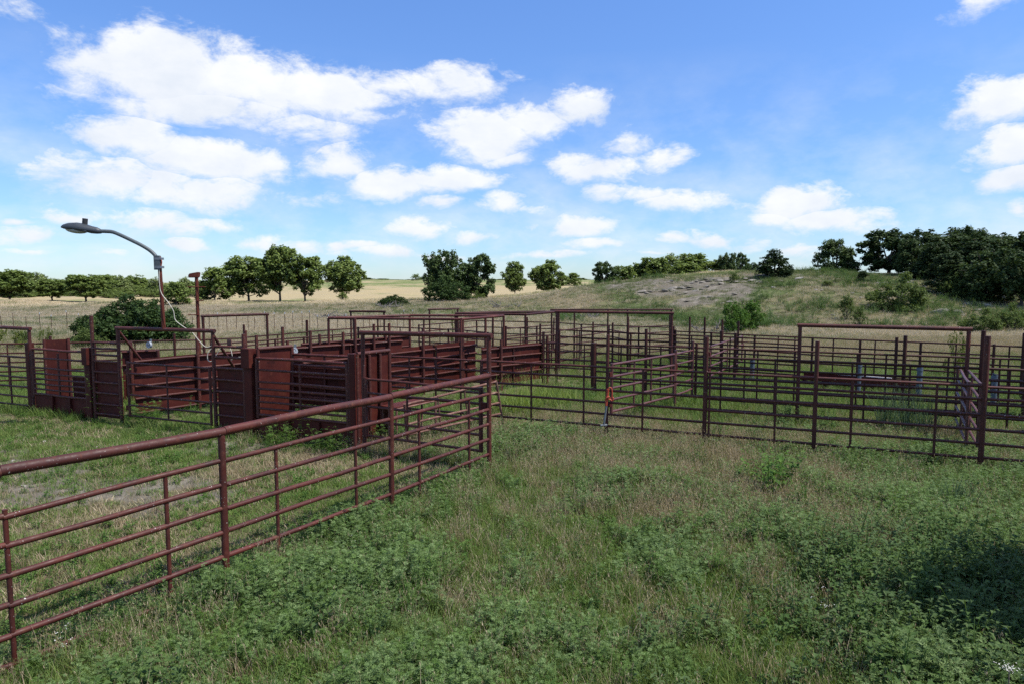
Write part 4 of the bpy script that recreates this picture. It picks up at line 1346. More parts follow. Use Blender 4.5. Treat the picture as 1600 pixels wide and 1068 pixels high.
G_L = 'trees along the far edge of the left field'
tree_px('elm1', 14, 104, 423, 66, 'broad mid green tree at the left edge of the field', 'oak_tree', group=G_L)
tree_px('elm2', 80, 108, 437, 46, 'small rounded field tree, second from the left edge', 'oak_tree', group=G_L)
tree_px('elm2', 133, 106, 431, 52, 'small rounded field tree left of the street lamp pole', 'oak_tree', group=G_L)
tree_px('wood3', 274, 92, 441, 44, 'low dark bushy tree between the lamp pole and the box headed pole', 'bushy_tree', group=G_L)
tree_px('wood3', 335, 103, 419, 56, 'dark full tree just right of the box headed pole', 'oak_tree', group=G_L)
tree_px('elm3', 388, 107, 402, 76, 'pale green spreading tree left in the big clump', 'elm_tree', group=G_L)
tree_px('elm1', 437, 104, 386, 66, 'tallest tree of the big left clump', 'elm_tree', group=G_L)
tree_px('elm2', 476, 103, 400, 54, 'right hand tree of the big left clump', 'elm_tree', group=G_L)
tree_px('pecan', 535, 108, 402, 66, 'lone broad tree standing right of the big left clump', 'pecan_tree', group=G_L)
tree_px('oak1', 692, 92, 393, 62, 'dark oak, left of the close pair in the middle', 'oak_tree', group=G_L)
tree_px('oak2', 746, 94, 399, 62, 'dark oak, right of the close pair in the middle', 'oak_tree', group=G_L)
tree_px('bush_dark', 698, 88, 432, 74, 'dense dark bush at the foot of the dark oak pair', 'bush', 'bush')
tree_px('lolly', 805, 118, 410, 40, 'small round headed tree on a thin trunk right of the dark pair', 'field_tree', group=G_L)
tree_px('pecan', 858, 116, 408, 54, 'pale open tree left of the hill', 'field_tree', group=G_L)
tree_px('wood3', 896, 190, 427, 28, 'small distant rounded tree at the left end of the hill', 'field_tree')
tree_px('oak2', 945, 106, 410, 40, 'dark round tree at the left end of the hill crest', 'oak_tree')
G_H = 'trees behind the hill crest'
for i, (k, px, Y, top, w, lab) in enumerate([
        ('wood3', 975, 112, 416, 45, 'first low tree of the row behind the hill, from the left'),
        ('wood3', 1000, 116, 412, 48, 'thin topped tree of the row behind the hill, second from the left'),
        ('wood3', 1022, 114, 403, 59, 'full tree of the row behind the hill, before its highest point'),
        ('wood1', 1048, 118, 398, 62, 'highest tree of the row behind the hill, left half'),
        ('wood2', 1066, 110, 409, 59, 'pale yellow green tree in the row behind the hill'),
        ('wood3', 1082, 118, 397, 62, 'highest tree of the row behind the hill, right half'),
        ('wood2', 1108, 114, 406, 59, 'pale loose tree at the right of the row behind the hill')]):
    tree_px(k, px, Y, top, w, lab, 'elm_tree', group=G_H)
tree_px('oak1', 1137, 112, 396, 30, 'dark narrow tree behind the hill left of the juniper', 'oak_tree', group=G_H)
tree_px('oak2', 1159, 114, 396, 22, 'open small crowned tree behind the hill beside the juniper', 'oak_tree', group=G_H)
tree_px('bush_dark', 1175, 100, 411, 34, 'low dark brush behind the crest left of the juniper', 'bush', 'bush')
tree_px('juniper', 1210, 80, 391, 58, 'dark ragged juniper standing on the hill crest', 'juniper_tree')
tree_px('oak3', 1305, 93, 375, 62, 'lone dark dome shaped oak on the hill crest', 'oak_tree')
tree_px('oak2', 1388, 90, 361, 92, 'see through dark oak left of the dense right hand wood', 'oak_tree')
G_R = 'dark trees of the right hand wood'
for (k, px, Y, top, w, lab) in [
        ('oak1', 1445, 88, 361, 90, 'dark oak at the left edge of the right hand wood'),
        ('oak3', 1500, 92, 358, 100, 'tallest dark oak of the right hand wood'),
        ('oak1', 1558, 90, 365, 90, 'dark oak right of the tallest one in the right hand wood'),
        ('oak3', 1608, 84, 366, 90, 'dark oak cut by the right edge of the picture'),
        ('juniper2', 1462, 78, 380, 60, 'dark juniper in front of the left oak of the wood'),
        ('juniper2', 1520, 76, 378, 66, 'dark juniper below the tallest oak of the wood'),
        ('oak3', 1570, 70, 398, 80, 'low dark tree at the foot of the right hand wood'),
        ('oak3', 1545, 64, 392, 96, 'broad dark oak low in the right hand wood'),
        ('oak1', 1598, 60, 388, 90, 'dark oak low at the right edge of the wood'),
        ('juniper2', 1480, 68, 396, 64, 'broad dark juniper low in front of the wood'),
        ('oak1', 1525, 84, 366, 90, 'dark oak filling the middle of the right hand wood'),
        ('oak3', 1425, 84, 374, 60, 'low dark oak between the see through oak and the wood'),
        ('oak1', 1680, 80, 360, 110, 'dark oak of the wood beyond the right edge')]:
    tree_px(k, px, Y, top, w, lab, 'oak_tree' if 'oak' in lab else 'juniper_tree', group=G_R)
tree_px('juniper2', 1440, 80, 410, 46, 'small dark juniper at the left foot of the right hand wood', 'juniper_tree', group=G_R)
tree_px('bush_mid', 1498, 66, 412, 52, 'lighter green young tree in front of the right hand wood', 'young_tree')
tree_px('bush_mid', 1402, 60, 427, 88, 'rounded mid green bush on the slope below the see through oak', 'bush', 'bush')
tree_px('bush_bright', 1146, 45, 472, 42, 'bright green bush at the foot of the hill, left lobe', 'bush', 'bush')
tree_px('bush_bright', 1176, 48, 470, 46, 'bright green bush at the foot of the hill, right lobe', 'bush', 'bush')
tree_px('shrub_mid', 1325, 55, 460, 26, 'small dark shrub on the rocky slope left of the rounded bush', 'shrub', 'shrub')
tree_px('shrub_mid', 1345, 50, 478, 22, 'small shrub at the foot of the slope below the rocky patch', 'shrub', 'shrub')
tree_px('juniper2', 1348, 74, 424, 20, 'narrow dark juniper on the slope under the lone dome oak', 'juniper_tree')
tree_px('shrub_mid', 1293, 72, 439, 20, 'little dark juniper shrub high on the slope', 'shrub', 'shrub')
tree_px('shrub_mid', 1147, 76, 425, 16, 'small green shrub near the crest above the quarried face', 'shrub', 'shrub')
tree_px('bush_mid', 1535, 46, 482, 60, 'low green brush beside the rock pile at the right', 'bush', 'bush')
tree_px('bush_mid', 1590, 47, 474, 60, 'low green brush at the right edge under the wood', 'bush', 'bush')
tree_px('bush_dark', 203, 37, 463, 150, 'large dark sprawling shrub behind the lamp frame', 'shrub', 'shrub')
tree_px('bush_dark', 158, 36, 482, 96, 'left lobe of the large dark shrub behind the chute', 'shrub', 'shrub')
tree_px('bush_dark', 240, 38, 470, 90, 'right lobe of the large dark shrub behind the lamp pole', 'shrub', 'shrub')
tree_px('bush_mid', 138, 34, 500, 50, 'lighter shrub edge at the left of the large dark shrub', 'shrub', 'shrub')
tree_px('shrub_yellow', 8, 33, 510, 46, 'yellow green shrub behind the fence at the left edge', 'shrub', 'shrub')
tree_px('shrub_yellow', 66, 34, 511, 26, 'small yellow green shrub behind the tall chute panel', 'shrub', 'shrub')
tree_px('shrub_mid', 33, 35, 517, 16, 'tiny green shrub between the two yellow green shrubs', 'shrub', 'shrub')
tree_px('bush_dark', 616, 84, 461, 46, 'flat dark brush pile in the dry field', 'brush_pile', 'brush')
tree_px('shrub_mid', 535, 103, 457, 18, 'small shrub under the lone broad tree', 'shrub', 'shrub')
tree_px('shrub_mid', 650, 240, 428, 16, 'bare looking small tree on the far sunlit rise', 'field_tree')
tree_px('bush_mid', 740, 90, 455, 36, 'green low brush right of the dark oak pair', 'bush', 'bush')
tree_px('shrub_yellow', 1500, 24, 514, 30, 'yellow green sapling behind the right post of the wide frame', 'sapling', 'sapling')
tree_px('shrub_yellow', 708, 33, 482, 10, 'yellow green sapling among the middle pipe ties', 'sapling', 'sapling')
put_tree('oak3', 8.2, 4.5, 6.8, 5.9, 'unseen dense tree added right of the camera to darken the lower right corner', 'oak_tree', 'tree')  # out of view, added so its shadow darkens the lower right corner
# far wood at the left and low scrub along the sunlit skyline
for i in range(30):
    px = -40 + i * 12.2 + random.uniform(-5, 5)
    Y = random.uniform(135, 178)
    tree_px(random.choice(('wood1', 'wood1', 'wood2', 'wood3')), px, Y, random.uniform(427, 443) + (0 if px < 230 else 5), random.uniform(28, 62),
            'rounded tree in the far wood along the left horizon', 'wood_tree', group='trees of the far left wood')
for i in range(22):
    px = -30 + i * 16 + random.uniform(-6, 6)
    tree_px('bush_mid', px, random.uniform(126, 140), random.uniform(446, 454), random.uniform(24, 44), 'low bush at the foot of the far left wood', 'bush', 'bush', 'low bushes before the far left wood')
for i in range(16):
    px = 570 + i * 24 + random.uniform(-8, 8)
    tree_px('wood3', px, random.uniform(262, 300), random.uniform(433.5, 438), random.uniform(20, 38), 'low scrub tree on the far sunlit skyline', 'scrub_tree', group='scrub on the far sunlit skyline')

# ------------------------------------------------------------------ rocks
def rock_mesh(seed, flat=0.55):
    rg = np.random.default_rng(seed)
    bm = bmesh.new()
    bmesh.ops.create_icosphere(bm, subdivisions=2, radius=0.5)
    ax = rg.normal(0, 1, (14, 3)); ax /= np.linalg.norm(ax, axis=1)[:, None]
    lim = rg.uniform(.22, .38, 14)
    for v in bm.verts:
        p = np.array(v.co)
        for a, l in zip(ax, lim):
            k = p @ a
            if k > l: p = p - a * (k - l)
        v.co = Vector(p * np.array([1.25, 1, flat * 1.2]))
    me = bpy.data.meshes.new('rock'); bm.to_mesh(me); bm.free()
    return me
ROCKS = []
for i in range(6):
    me = rock_mesh(30 + i, (.45, .6, .35, .7, .5, .3)[i]); me.materials.append(MAT['rock'] if i % 3 else MAT['rock_w']); ROCKS.append(me)
def rock(x, y, s, label, group, cat='rock', k=None, slab=False):
    o = mesh_obj('rock', ROCKS[random.randrange(6) if k is None else k])
    o.location = (x, y, tz(x, y) + s * 0.16)
    o.rotation_euler = (random.uniform(-.2, .2), random.uniform(-.2, .2), random.uniform(0, 6.28))
    o.scale = (s * random.uniform(.8, 1.5), s * random.uniform(.7, 1.1), s * random.uniform(.7, 1.1))
    if slab:
        o.rotation_euler = (random.uniform(-.12, .12), random.uniform(-.12, .12), random.uniform(-.35, .35))
        o.scale = (s * 1.5, s * .9, s * random.uniform(.7, 1.2))
    tag(o, label, cat, group)
for (y0, xa, xb, sz, gap_) in ((80.2, 18, 27, .6, .35), (78.0, 14.5, 27.5, .85, .05), (77.4, 15, 27, .7, .2), (76.2, 15, 26, .6, .35), (73.5, 15, 23, .5, .6), (70, 17, 24, .5, .7), (66, 18, 25, .5, .7)):
    x = xa
    while x < xb:
        sz_ = sz * random.choice((.45, .6, .8, 1.0, 1.3)) * random.uniform(.85, 1.15)
        if random.random() > gap_:
            yy = y0 + (x - 20) * .10 + .8 * math.sin(x * .5 + y0) + random.uniform(-.2, .2)
            rock(x, yy, sz_ * .85, 'grey limestone block in the quarried face of the hill', 'limestone blocks in the quarried face', k=random.choice((1, 2, 4, 5, 5, 0)), slab=True)
        x += sz_ * random.uniform(.85, 1.25)
for i in range(190):
    x = random.uniform(27, 58); y = random.uniform(56, 82)
    if fbm(np.array([x]), np.array([y]), 6, 77)[0] < .46: continue
    rock(x, y, random.choice((.35, .45, .6, .9)) * random.uniform(.85, 1.2), 'pale limestone rock scattered on the grassy right slope', 'limestone rocks on the right slope')
for i in range(26):
    rock(random.uniform(36, 52) if i < 14 else random.uniform(17, 22), random.uniform(46, 50) if i < 14 else random.uniform(52, 57), random.uniform(.3, .8), 'grey rock of the low piles at the foot of the hill', 'rock piles at the hill foot')
for px, py in ((8, 717), (108, 704), (60, 707), (20, 720), (150, 697), (37, 758), (70, 690), (174, 705), (252, 728), (322, 786)):
    p = U(px, py, 0)
    rock(p.x, p.y, random.uniform(.06, .11), 'small white stone lying in the left pen', 'white stones in the left pen', k=0)
# dead branches on the field
def dead_branches(px, Y, w, label):
    x = px_dir(px, 440).x * Y / px_dir(px, 440).y
    zb = tz(x, Y)
    segs = []
    for i in range(22):
        a = np.array([random.uniform(-w, w) * .5, random.uniform(-.5, .5), random.uniform(.02, .3)])
        d = np.array([random.uniform(-1, 1), random.uniform(-.5, .5), random.uniform(-.1, .55)]) * random.uniform(.4, 1.0)
        m = a + d * .6
        segs.append((a, m, .05, .035)); segs.append((m, m + d * .5 + np.array([random.uniform(-.2, .2), 0, .1]), .035, .012))
        segs.append((m, m + d * .3 + np.array([0, random.uniform(-.2, .2), .25]), .025, .01))
    o = mesh_obj('dead_branches', limb_mesh('dead_branches', segs, MAT['dead']))
    o.location = (x, Y, zb)
    tag(o, label, 'branches')
dead_branches(790, 78, 3.4, 'bleached dead branches in the field below the small round tree')
dead_branches(910, 62, 2.6, 'pile of pale dead branches at the foot of the hill, middle')
dead_branches(612, 80, 3.0, 'dead limbs in front of the flat dark brush pile')
dead_branches(1118, 46, 2.4, 'pile of pale dead branches left of the bright green bush')
dead_branches(520, 62, 3.0, 'dark twiggy dead branches in the dry field left of the middle')

# ------------------------------------------------------------------ grass, weeds
MAT['g_green'] = leaf_mat('green_grass_blade', (0.075, 0.150, 0.028), (0.200, 0.295, 0.075), 0.38, (0.19, 0.225, 0.07))
MAT['g_dry'] = leaf_mat('dry_grass_blade', (0.20, 0.145, 0.085), (0.60, 0.50, 0.35), 0.3, (0.28, 0.225, 0.13))
MAT['g_brown'] = leaf_mat('dead_brown_stalk', (0.07, 0.042, 0.028), (0.20, 0.13, 0.09), 0.2)
MAT['g_weed'] = leaf_mat('grey_green_weed', (0.050, 0.105, 0.026), (0.240, 0.325, 0.135), 0.33, (0.115, 0.195, 0.042))
MAT['g_broad'] = leaf_mat('broad_weed_leaf', (0.045, 0.095, 0.022), (0.115, 0.185, 0.052), 0.38, (0.10, 0.15, 0.06))
MAT['g_forb'] = leaf_mat('fresh_green_forb', (0.060, 0.130, 0.022), (0.150, 0.245, 0.060), 0.38, (0.09, 0.16, 0.038))
MAT['g_tall'] = leaf_mat('blue_green_reed', (0.050, 0.092, 0.050), (0.105, 0.160, 0.085), 0.35)
MAT['g_seed'] = leaf_mat('yellow_green_seed_grass', (0.16, 0.24, 0.045), (0.30, 0.36, 0.11), 0.45)
MAT['g_field'] = leaf_mat('field_grass_blade', (0.30, 0.245, 0.18), (0.60, 0.52, 0.40), 0.35, (0.44, 0.37, 0.28))
MAT['g_fieldgreen'] = leaf_mat('field_green_blade', (0.085, 0.115, 0.045), (0.19, 0.225, 0.10), 0.35, (0.22, 0.22, 0.12))
MAT['flower'] = plain_mat('white_petals', (0.48, 0.48, 0.44), 0.7, 0, 0.05)

class Geo:
    def __init__(s): s.v = []; s.f = []
    def strip(s, pts, wid, side):
        """tapering blade: list of points, widths"""
        b = len(s.v)
        for p, w in zip(pts, wid):
            s.v.append(p - side * w); s.v.append(p + side * w)
        for i in range(len(pts) - 1):
            k = b + 2 * i
            s.f.append((k, k + 1, k + 3, k + 2))
    def quad(s, a, b, c, d):
        k = len(s.v); s.v += [a, b, c, d]; s.f.append((k, k + 1, k + 2, k + 3))
    def mesh(s, name, mat):
        return np_mesh(name, np.array(s.v), np.array(s.f), MAT[mat])

def blade(g, rg, x, y, h, w, lean, segs=3, curl=1.0):
    a = rg.uniform(0, 6.283)
    d = np.array([math.cos(a), math.sin(a), 0]); sd_ = np.array([-d[1], d[0], 0])
    tw = rg.uniform(-.8, .8); side = sd_ * math.cos(tw) + d * math.sin(tw)
    pts, wid = [], []
    for i in range(segs + 1):
        t = i / segs
        pts.append(np.array([x, y, 0]) + d * lean * h * (t ** 1.7) + np.array([0, 0, h * (t - 0.28 * curl * lean * t * t)]))
        wid.append(w * (1 - t ** 2.2) + 0.0004)
    g.strip(pts, wid, side)
    return pts

def tuft(seed, name, mat, n, spread, h0, h1, w, lean, segs=3):
    rg = np.random.default_rng(seed); g = Geo()
    for i in range(n):
        r = spread * rg.uniform(0, 1) ** .6; a = rg.uniform(0, 6.283)
        blade(g, rg, r * math.cos(a), r * math.sin(a), rg.uniform(h0, h1), w * rg.uniform(.7, 1.3), rg.uniform(.1, lean), segs)
    return g.mesh(name, mat)

def seed_tuft(seed, name, mat, n, spread, h0, h1, w):
    rg = np.random.default_rng(seed); g = Geo()
    for i in range(n):
        r = spread * rg.uniform(0, 1) ** .6; a = rg.uniform(0, 6.283)
        x, y = r * math.cos(a), r * math.sin(a)
        pts = blade(g, rg, x, y, rg.uniform(h0, h1), w * .5, rg.uniform(.1, .5), 3)
        tip = pts[-1]
        for k in range(3):
            dd = rg.normal(0, .6, 3); dd[2] = 1 + abs(dd[2]); dd /= np.linalg.norm(dd)
            p = tip - np.array([0, 0, .012 * k])
            s_ = np.cross(dd, [0, 0, 1.0]); s_ /= np.linalg.norm(s_) + 1e-6
            g.quad(p, p + dd * .012 + s_ * .0028, p + dd * .030, p + dd * .012 - s_ * .0028)
    for i in range(n):
        r = spread * rg.uniform(0, 1); a = rg.uniform(0, 6.283)
        blade(g, rg, r * math.cos(a), r * math.sin(a), rg.uniform(h0, h1) * .55, w, rg.uniform(.3, .9), 3)
    return g.mesh(name, mat)

def feather_weed(seed, name, mat, stems, h, leaflet, spread=.10):
    """upright weed with finely divided leaves"""
    rg = np.random.default_rng(seed); g = Geo()
    for s in range(stems):
        a = rg.uniform(0, 6.283); hh = h * rg.uniform(.6, 1.1)
        base = np.array([math.cos(a), math.sin(a), 0]) * spread * rg.uniform(.1, 1)
        lean = np.array([math.cos(a), math.sin(a), 0]) * hh * rg.uniform(.05, .35)
        sp = [base + lean * t * t + np.array([0, 0, hh * t]) for t in (0, .33, .66, 1)]
        g.strip(sp, [.003, .0026, .002, .001], np.array([math.sin(a), -math.cos(a), 0]))
        nl = int(9 + 6 * rg.uniform())
        for i in range(nl):
            t = .15 + .85 * (i + rg.uniform(0, .8)) / nl
            p = base + lean * t * t + np.array([0, 0, hh * t])
            b = rg.uniform(0, 6.283)
            ln = leaflet * 5.0 * (1.15 - .75 * t) * rg.uniform(.7, 1.2)
            d = np.array([math.cos(b), math.sin(b), rg.uniform(.15, .8)]); d /= np.linalg.norm(d)
            sd_ = np.cross(d, [0, 0, 1.0]); sd_ /= np.linalg.norm(sd_)
            up = np.cross(sd_, d)
            for k in range(4):
                u = .25 + .75 * k / 4
                q = p + d * ln * u - up * ln * .18 * u * u
                for sg in (-1, 1):
                    e = (d * .55 + sd_ * sg * .85 + up * rg.uniform(-.2, .3)); e /= np.linalg.norm(e)
                    L_ = leaflet * (1.35 - .8 * u) * rg.uniform(.8, 1.2)
                    n_ = np.cross(e, up); n_ /= np.linalg.norm(n_)
                    g.quad(q, q + e * L_ * .5 + n_ * L_ * .17, q + e * L_, q + e * L_ * .5 - n_ * L_ * .17)
            q = p + d * ln - up * ln * .18
            g.quad(p + d * ln * .7, q - sd_ * leaflet * .16 - d * leaflet * .2, q + d * leaflet * .5, q + sd_ * leaflet * .16 - d * leaflet * .2)
    return g.mesh(name, mat)

def broad_weed(seed, name, mat, stems, h, leaf, spread=.12, nl=9):
    rg = np.random.default_rng(seed); g = Geo()
    for s in range(stems):
        a = rg.uniform(0, 6.283); hh = h * rg.uniform(.55, 1.1)
        base = np.array([math.cos(a), math.sin(a), 0]) * spread * rg.uniform(.1, 1)
        lean = np.array([math.cos(a), math.sin(a), 0]) * hh * rg.uniform(.1, .5)
        sp = [base + lean * t * t + np.array([0, 0, hh * t]) for t in (0, .33, .66, 1)]
        g.strip(sp, [.004, .0035, .003, .0015], np.array([math.sin(a), -math.cos(a), 0]))
        for i in range(nl):
            t = .2 + .8 * (i + rg.uniform(0, .8)) / nl
            p = base + lean * t * t + np.array([0, 0, hh * t])
            b = rg.uniform(0, 6.283)
            d = np.array([math.cos(b), math.sin(b), rg.uniform(-.2, .7)]); d /= np.linalg.norm(d)
            sd_ = np.cross(d, [0, 0, 1.0]); sd_ /= np.linalg.norm(sd_); up = np.cross(sd_, d)
            L_ = leaf * rg.uniform(.6, 1.25) * (1.1 - .4 * t); w = L_ * rg.uniform(.24, .36)
            p0 = p + d * L_ * .15; m1 = p + d * L_ * .5 + up * L_ * .06; tip = p + d * L_ * 1.1 - up * L_ * .16
            k = len(g.v)
            g.v += [p0, m1 + sd_ * w + up * w * .35, tip, m1 - sd_ * w + up * w * .35, m1]
            g.f += [(k, k + 1, k + 4, k + 4)]
            g.f.pop()
            g.quad(p0, m1 + sd_ * w + up * w * .35, tip, m1)
            g.quad(p0, m1, tip, m1 - sd_ * w + up * w * .35)
    return g.mesh(name, mat)

def flower_weed(seed, name):
    rg = np.random.default_rng(seed); g = Geo()
    for s in range(5):
        a = rg.uniform(0, 6.283); hh = rg.uniform(.22, .42)
        p = np.array([math.cos(a) * .05, math.sin(a) * .05, 0])
        tip = p + np.array([math.cos(a) * .08, math.sin(a) * .08, hh])
        for k in range(5):
            dd = np.array([rg.normal(0, .016), rg.normal(0, .016), rg.normal(0, .005)])
            q = tip + dd
            s_ = rg.uniform(.003, .0065)
            g.quad(q + np.array([s_, 0, 0]), q + np.array([0, s_, .003]), q + np.array([-s_, 0, 0]), q + np.array([0, -s_, .003]))
    return g.mesh(name, 'flower')

def proto_collection(name, meshes):
    c = bpy.data.collections.new(name)
    for i, me in enumerate(meshes):
        o = bpy.data.objects.new('%s_sprig_%02d' % (name, i), me)
        c.objects.link(o)
    return c

def scatter(name, label, cat, coll, pts, idx, scl, tilt=0.12):
    """one 'stuff' object whose vertices carry instances of the sprigs"""
    n = len(pts)
    co = np.zeros((n, 3), np.float32)
    co[:, 0] = pts[:, 0]; co[:, 1] = pts[:, 1]
    co[:, 2] = terrain(pts[:, 0], pts[:, 1]) - 0.01
    me = bpy.data.meshes.new(name)
    me.vertices.add(n); me.vertices.foreach_set('co', co.ravel())
    a = me.attributes.new('spin', 'FLOAT_VECTOR', 'POINT')
    rot = np.stack([rng.normal(0, tilt, n), rng.normal(0, tilt, n), rng.uniform(0, 6.283, n)], 1).astype(np.float32)
    a.data.foreach_set('vector', rot.ravel())
    a = me.attributes.new('size', 'FLOAT', 'POINT'); a.data.foreach_set('value', np.asarray(scl, np.float32))
    a = me.attributes.new('pick', 'INT', 'POINT'); a.data.foreach_set('value', np.asarray(idx, np.int32))
    o = mesh_obj(name, me)
    tag(o, label, cat, None, 'stuff')
    ng = bpy.data.node_groups.new(name + '_scatter', 'GeometryNodeTree')
    ng.interface.new_socket('Geometry', in_out='INPUT', socket_type='NodeSocketGeometry')
    ng.interface.new_socket('Geometry', in_out='OUTPUT', socket_type='NodeSocketGeometry')
    N, L = ng.nodes, ng.links
    gi = N.new('NodeGroupInput'); go = N.new('NodeGroupOutput')
    iop = N.new('GeometryNodeInstanceOnPoints')
    ci = N.new('GeometryNodeCollectionInfo')
    ci.inputs['Collection'].default_value = coll
    ci.inputs['Separate Children'].default_value = True
    ci.inputs['Reset Children'].default_value = True
    def named(nm, t):
        k = N.new('GeometryNodeInputNamedAttribute'); k.data_type = t; k.inputs['Name'].default_value = nm
        return k.outputs['Attribute']
    L.new(gi.outputs[0], iop.inputs['Points'])
    L.new(ci.outputs[0], iop.inputs['Instance'])
    iop.inputs['Pick Instance'].default_value = True
    L.new(named('pick', 'INT'), iop.inputs['Instance Index'])
    L.new(named('spin', 'FLOAT_VECTOR'), iop.inputs['Rotation'])
    L.new(named('size', 'FLOAT'), iop.inputs['Scale'])
    L.new(iop.outputs[0], go.inputs[0])
    md = o.modifiers.new('scatter', 'NODES'); md.node_group = ng
    return o

def wedge(n, y0, y1, pw=1.0, k=0.80, m=1.5):
    """random plan points in the view wedge, density constant per area when pw=1"""
    t = rng.uniform(0, 1, n)
    ya, yb = y0, y1
    # density ~ width(y): sample y with pdf ~ (k y + m)*y^(pw-1)
    ys = np.linspace(ya, yb, 400)
    pdf = (k * ys + m) * ys ** (pw - 1)
    cdf = np.cumsum(pdf); cdf = cdf / cdf[-1]
    y = np.interp(t, cdf, ys)
    x = rng.uniform(-1, 1, n) * (k * y + m)
    return np.stack([x, y], 1)

def dist_to_line(p, pts):
    d = np.full(len(p), 1e9)
    for a, b in zip(pts[:-1], pts[1:]):
        a2 = np.array([a[0], a[1]]); b2 = np.array([b[0], b[1]])
        ab = b2 - a2
        t = np.clip(((p - a2) @ ab) / (ab @ ab), 0, 1)
        q = a2 + t[:, None] * ab
        d = np.minimum(d, np.linalg.norm(p - q, axis=1))
    return d

def left_pen(p):
    """inside the grazed left pen (left of fence A, before the chute row)"""
    ys = np.array([q[1] for q in A_pts]); xs = np.array([q[0] for q in A_pts])
    fx = np.interp(p[:, 1], ys, xs)
    return (p[:, 0] < fx) & (p[:, 1] < 13.2 + (-p[:, 0] - 3) * .42)

C_green = proto_collection('green_grass', [tuft(101 + i, 'grass_sprig', 'g_green', 26, .09, .08, .26, .0028, .8) for i in range(4)])
C_short = proto_collection('short_grass', [tuft(111 + i, 'grass_sprig', 'g_green', 34, .13, .03, .10, .0030, .9) for i in range(3)] + [tuft(115 + i, 'grass_sprig', 'g_dry', 26, .14, .03, .11, .0026, 1.1) for i in range(2)])
C_dry = proto_collection('dry_grass', [seed_tuft(121 + i, 'dry_sprig', 'g_dry', 17, .12, .20, .46, .0030) for i in range(3)] + [tuft(125, 'dry_sprig', 'g_dry', 26, .12, .06, .24, .0024, 1.1), tuft(126, 'dry_sprig', 'g_brown', 22, .12, .10, .36, .0026, .9)])
C_weed = proto_collection('feather_weed', [feather_weed(131 + i, 'weed_sprig', 'g_weed', 5, .30, .020) for i in range(4)] + [feather_weed(136 + i, 'weed_sprig', 'g_forb', 5, .24, .020) for i in range(2)])
C_broad = proto_collection('broad_weed', [broad_weed(141 + i, 'leafy_sprig', 'g_broad', 8, .40, .058, .14, 12) for i in range(4)])
C_forb = proto_collection('low_forb', [broad_weed(151 + i, 'forb_sprig', 'g_forb', 6, .16, .045, .10, 7) for i in range(3)])
C_flower = proto_collection('white_flower', [flower_weed(161 + i, 'flower_sprig') for i in range(2)])
C_field = proto_collection('field_grass', [tuft(171 + i, 'field_sprig', 'g_field', 40, .34, .10, .30, .006, 1.0, 2) for i in range(3)] + [tuft(175 + i, 'field_sprig', 'g_fieldgreen', 40, .34, .08, .26, .007, 1.0, 2) for i in range(3)])

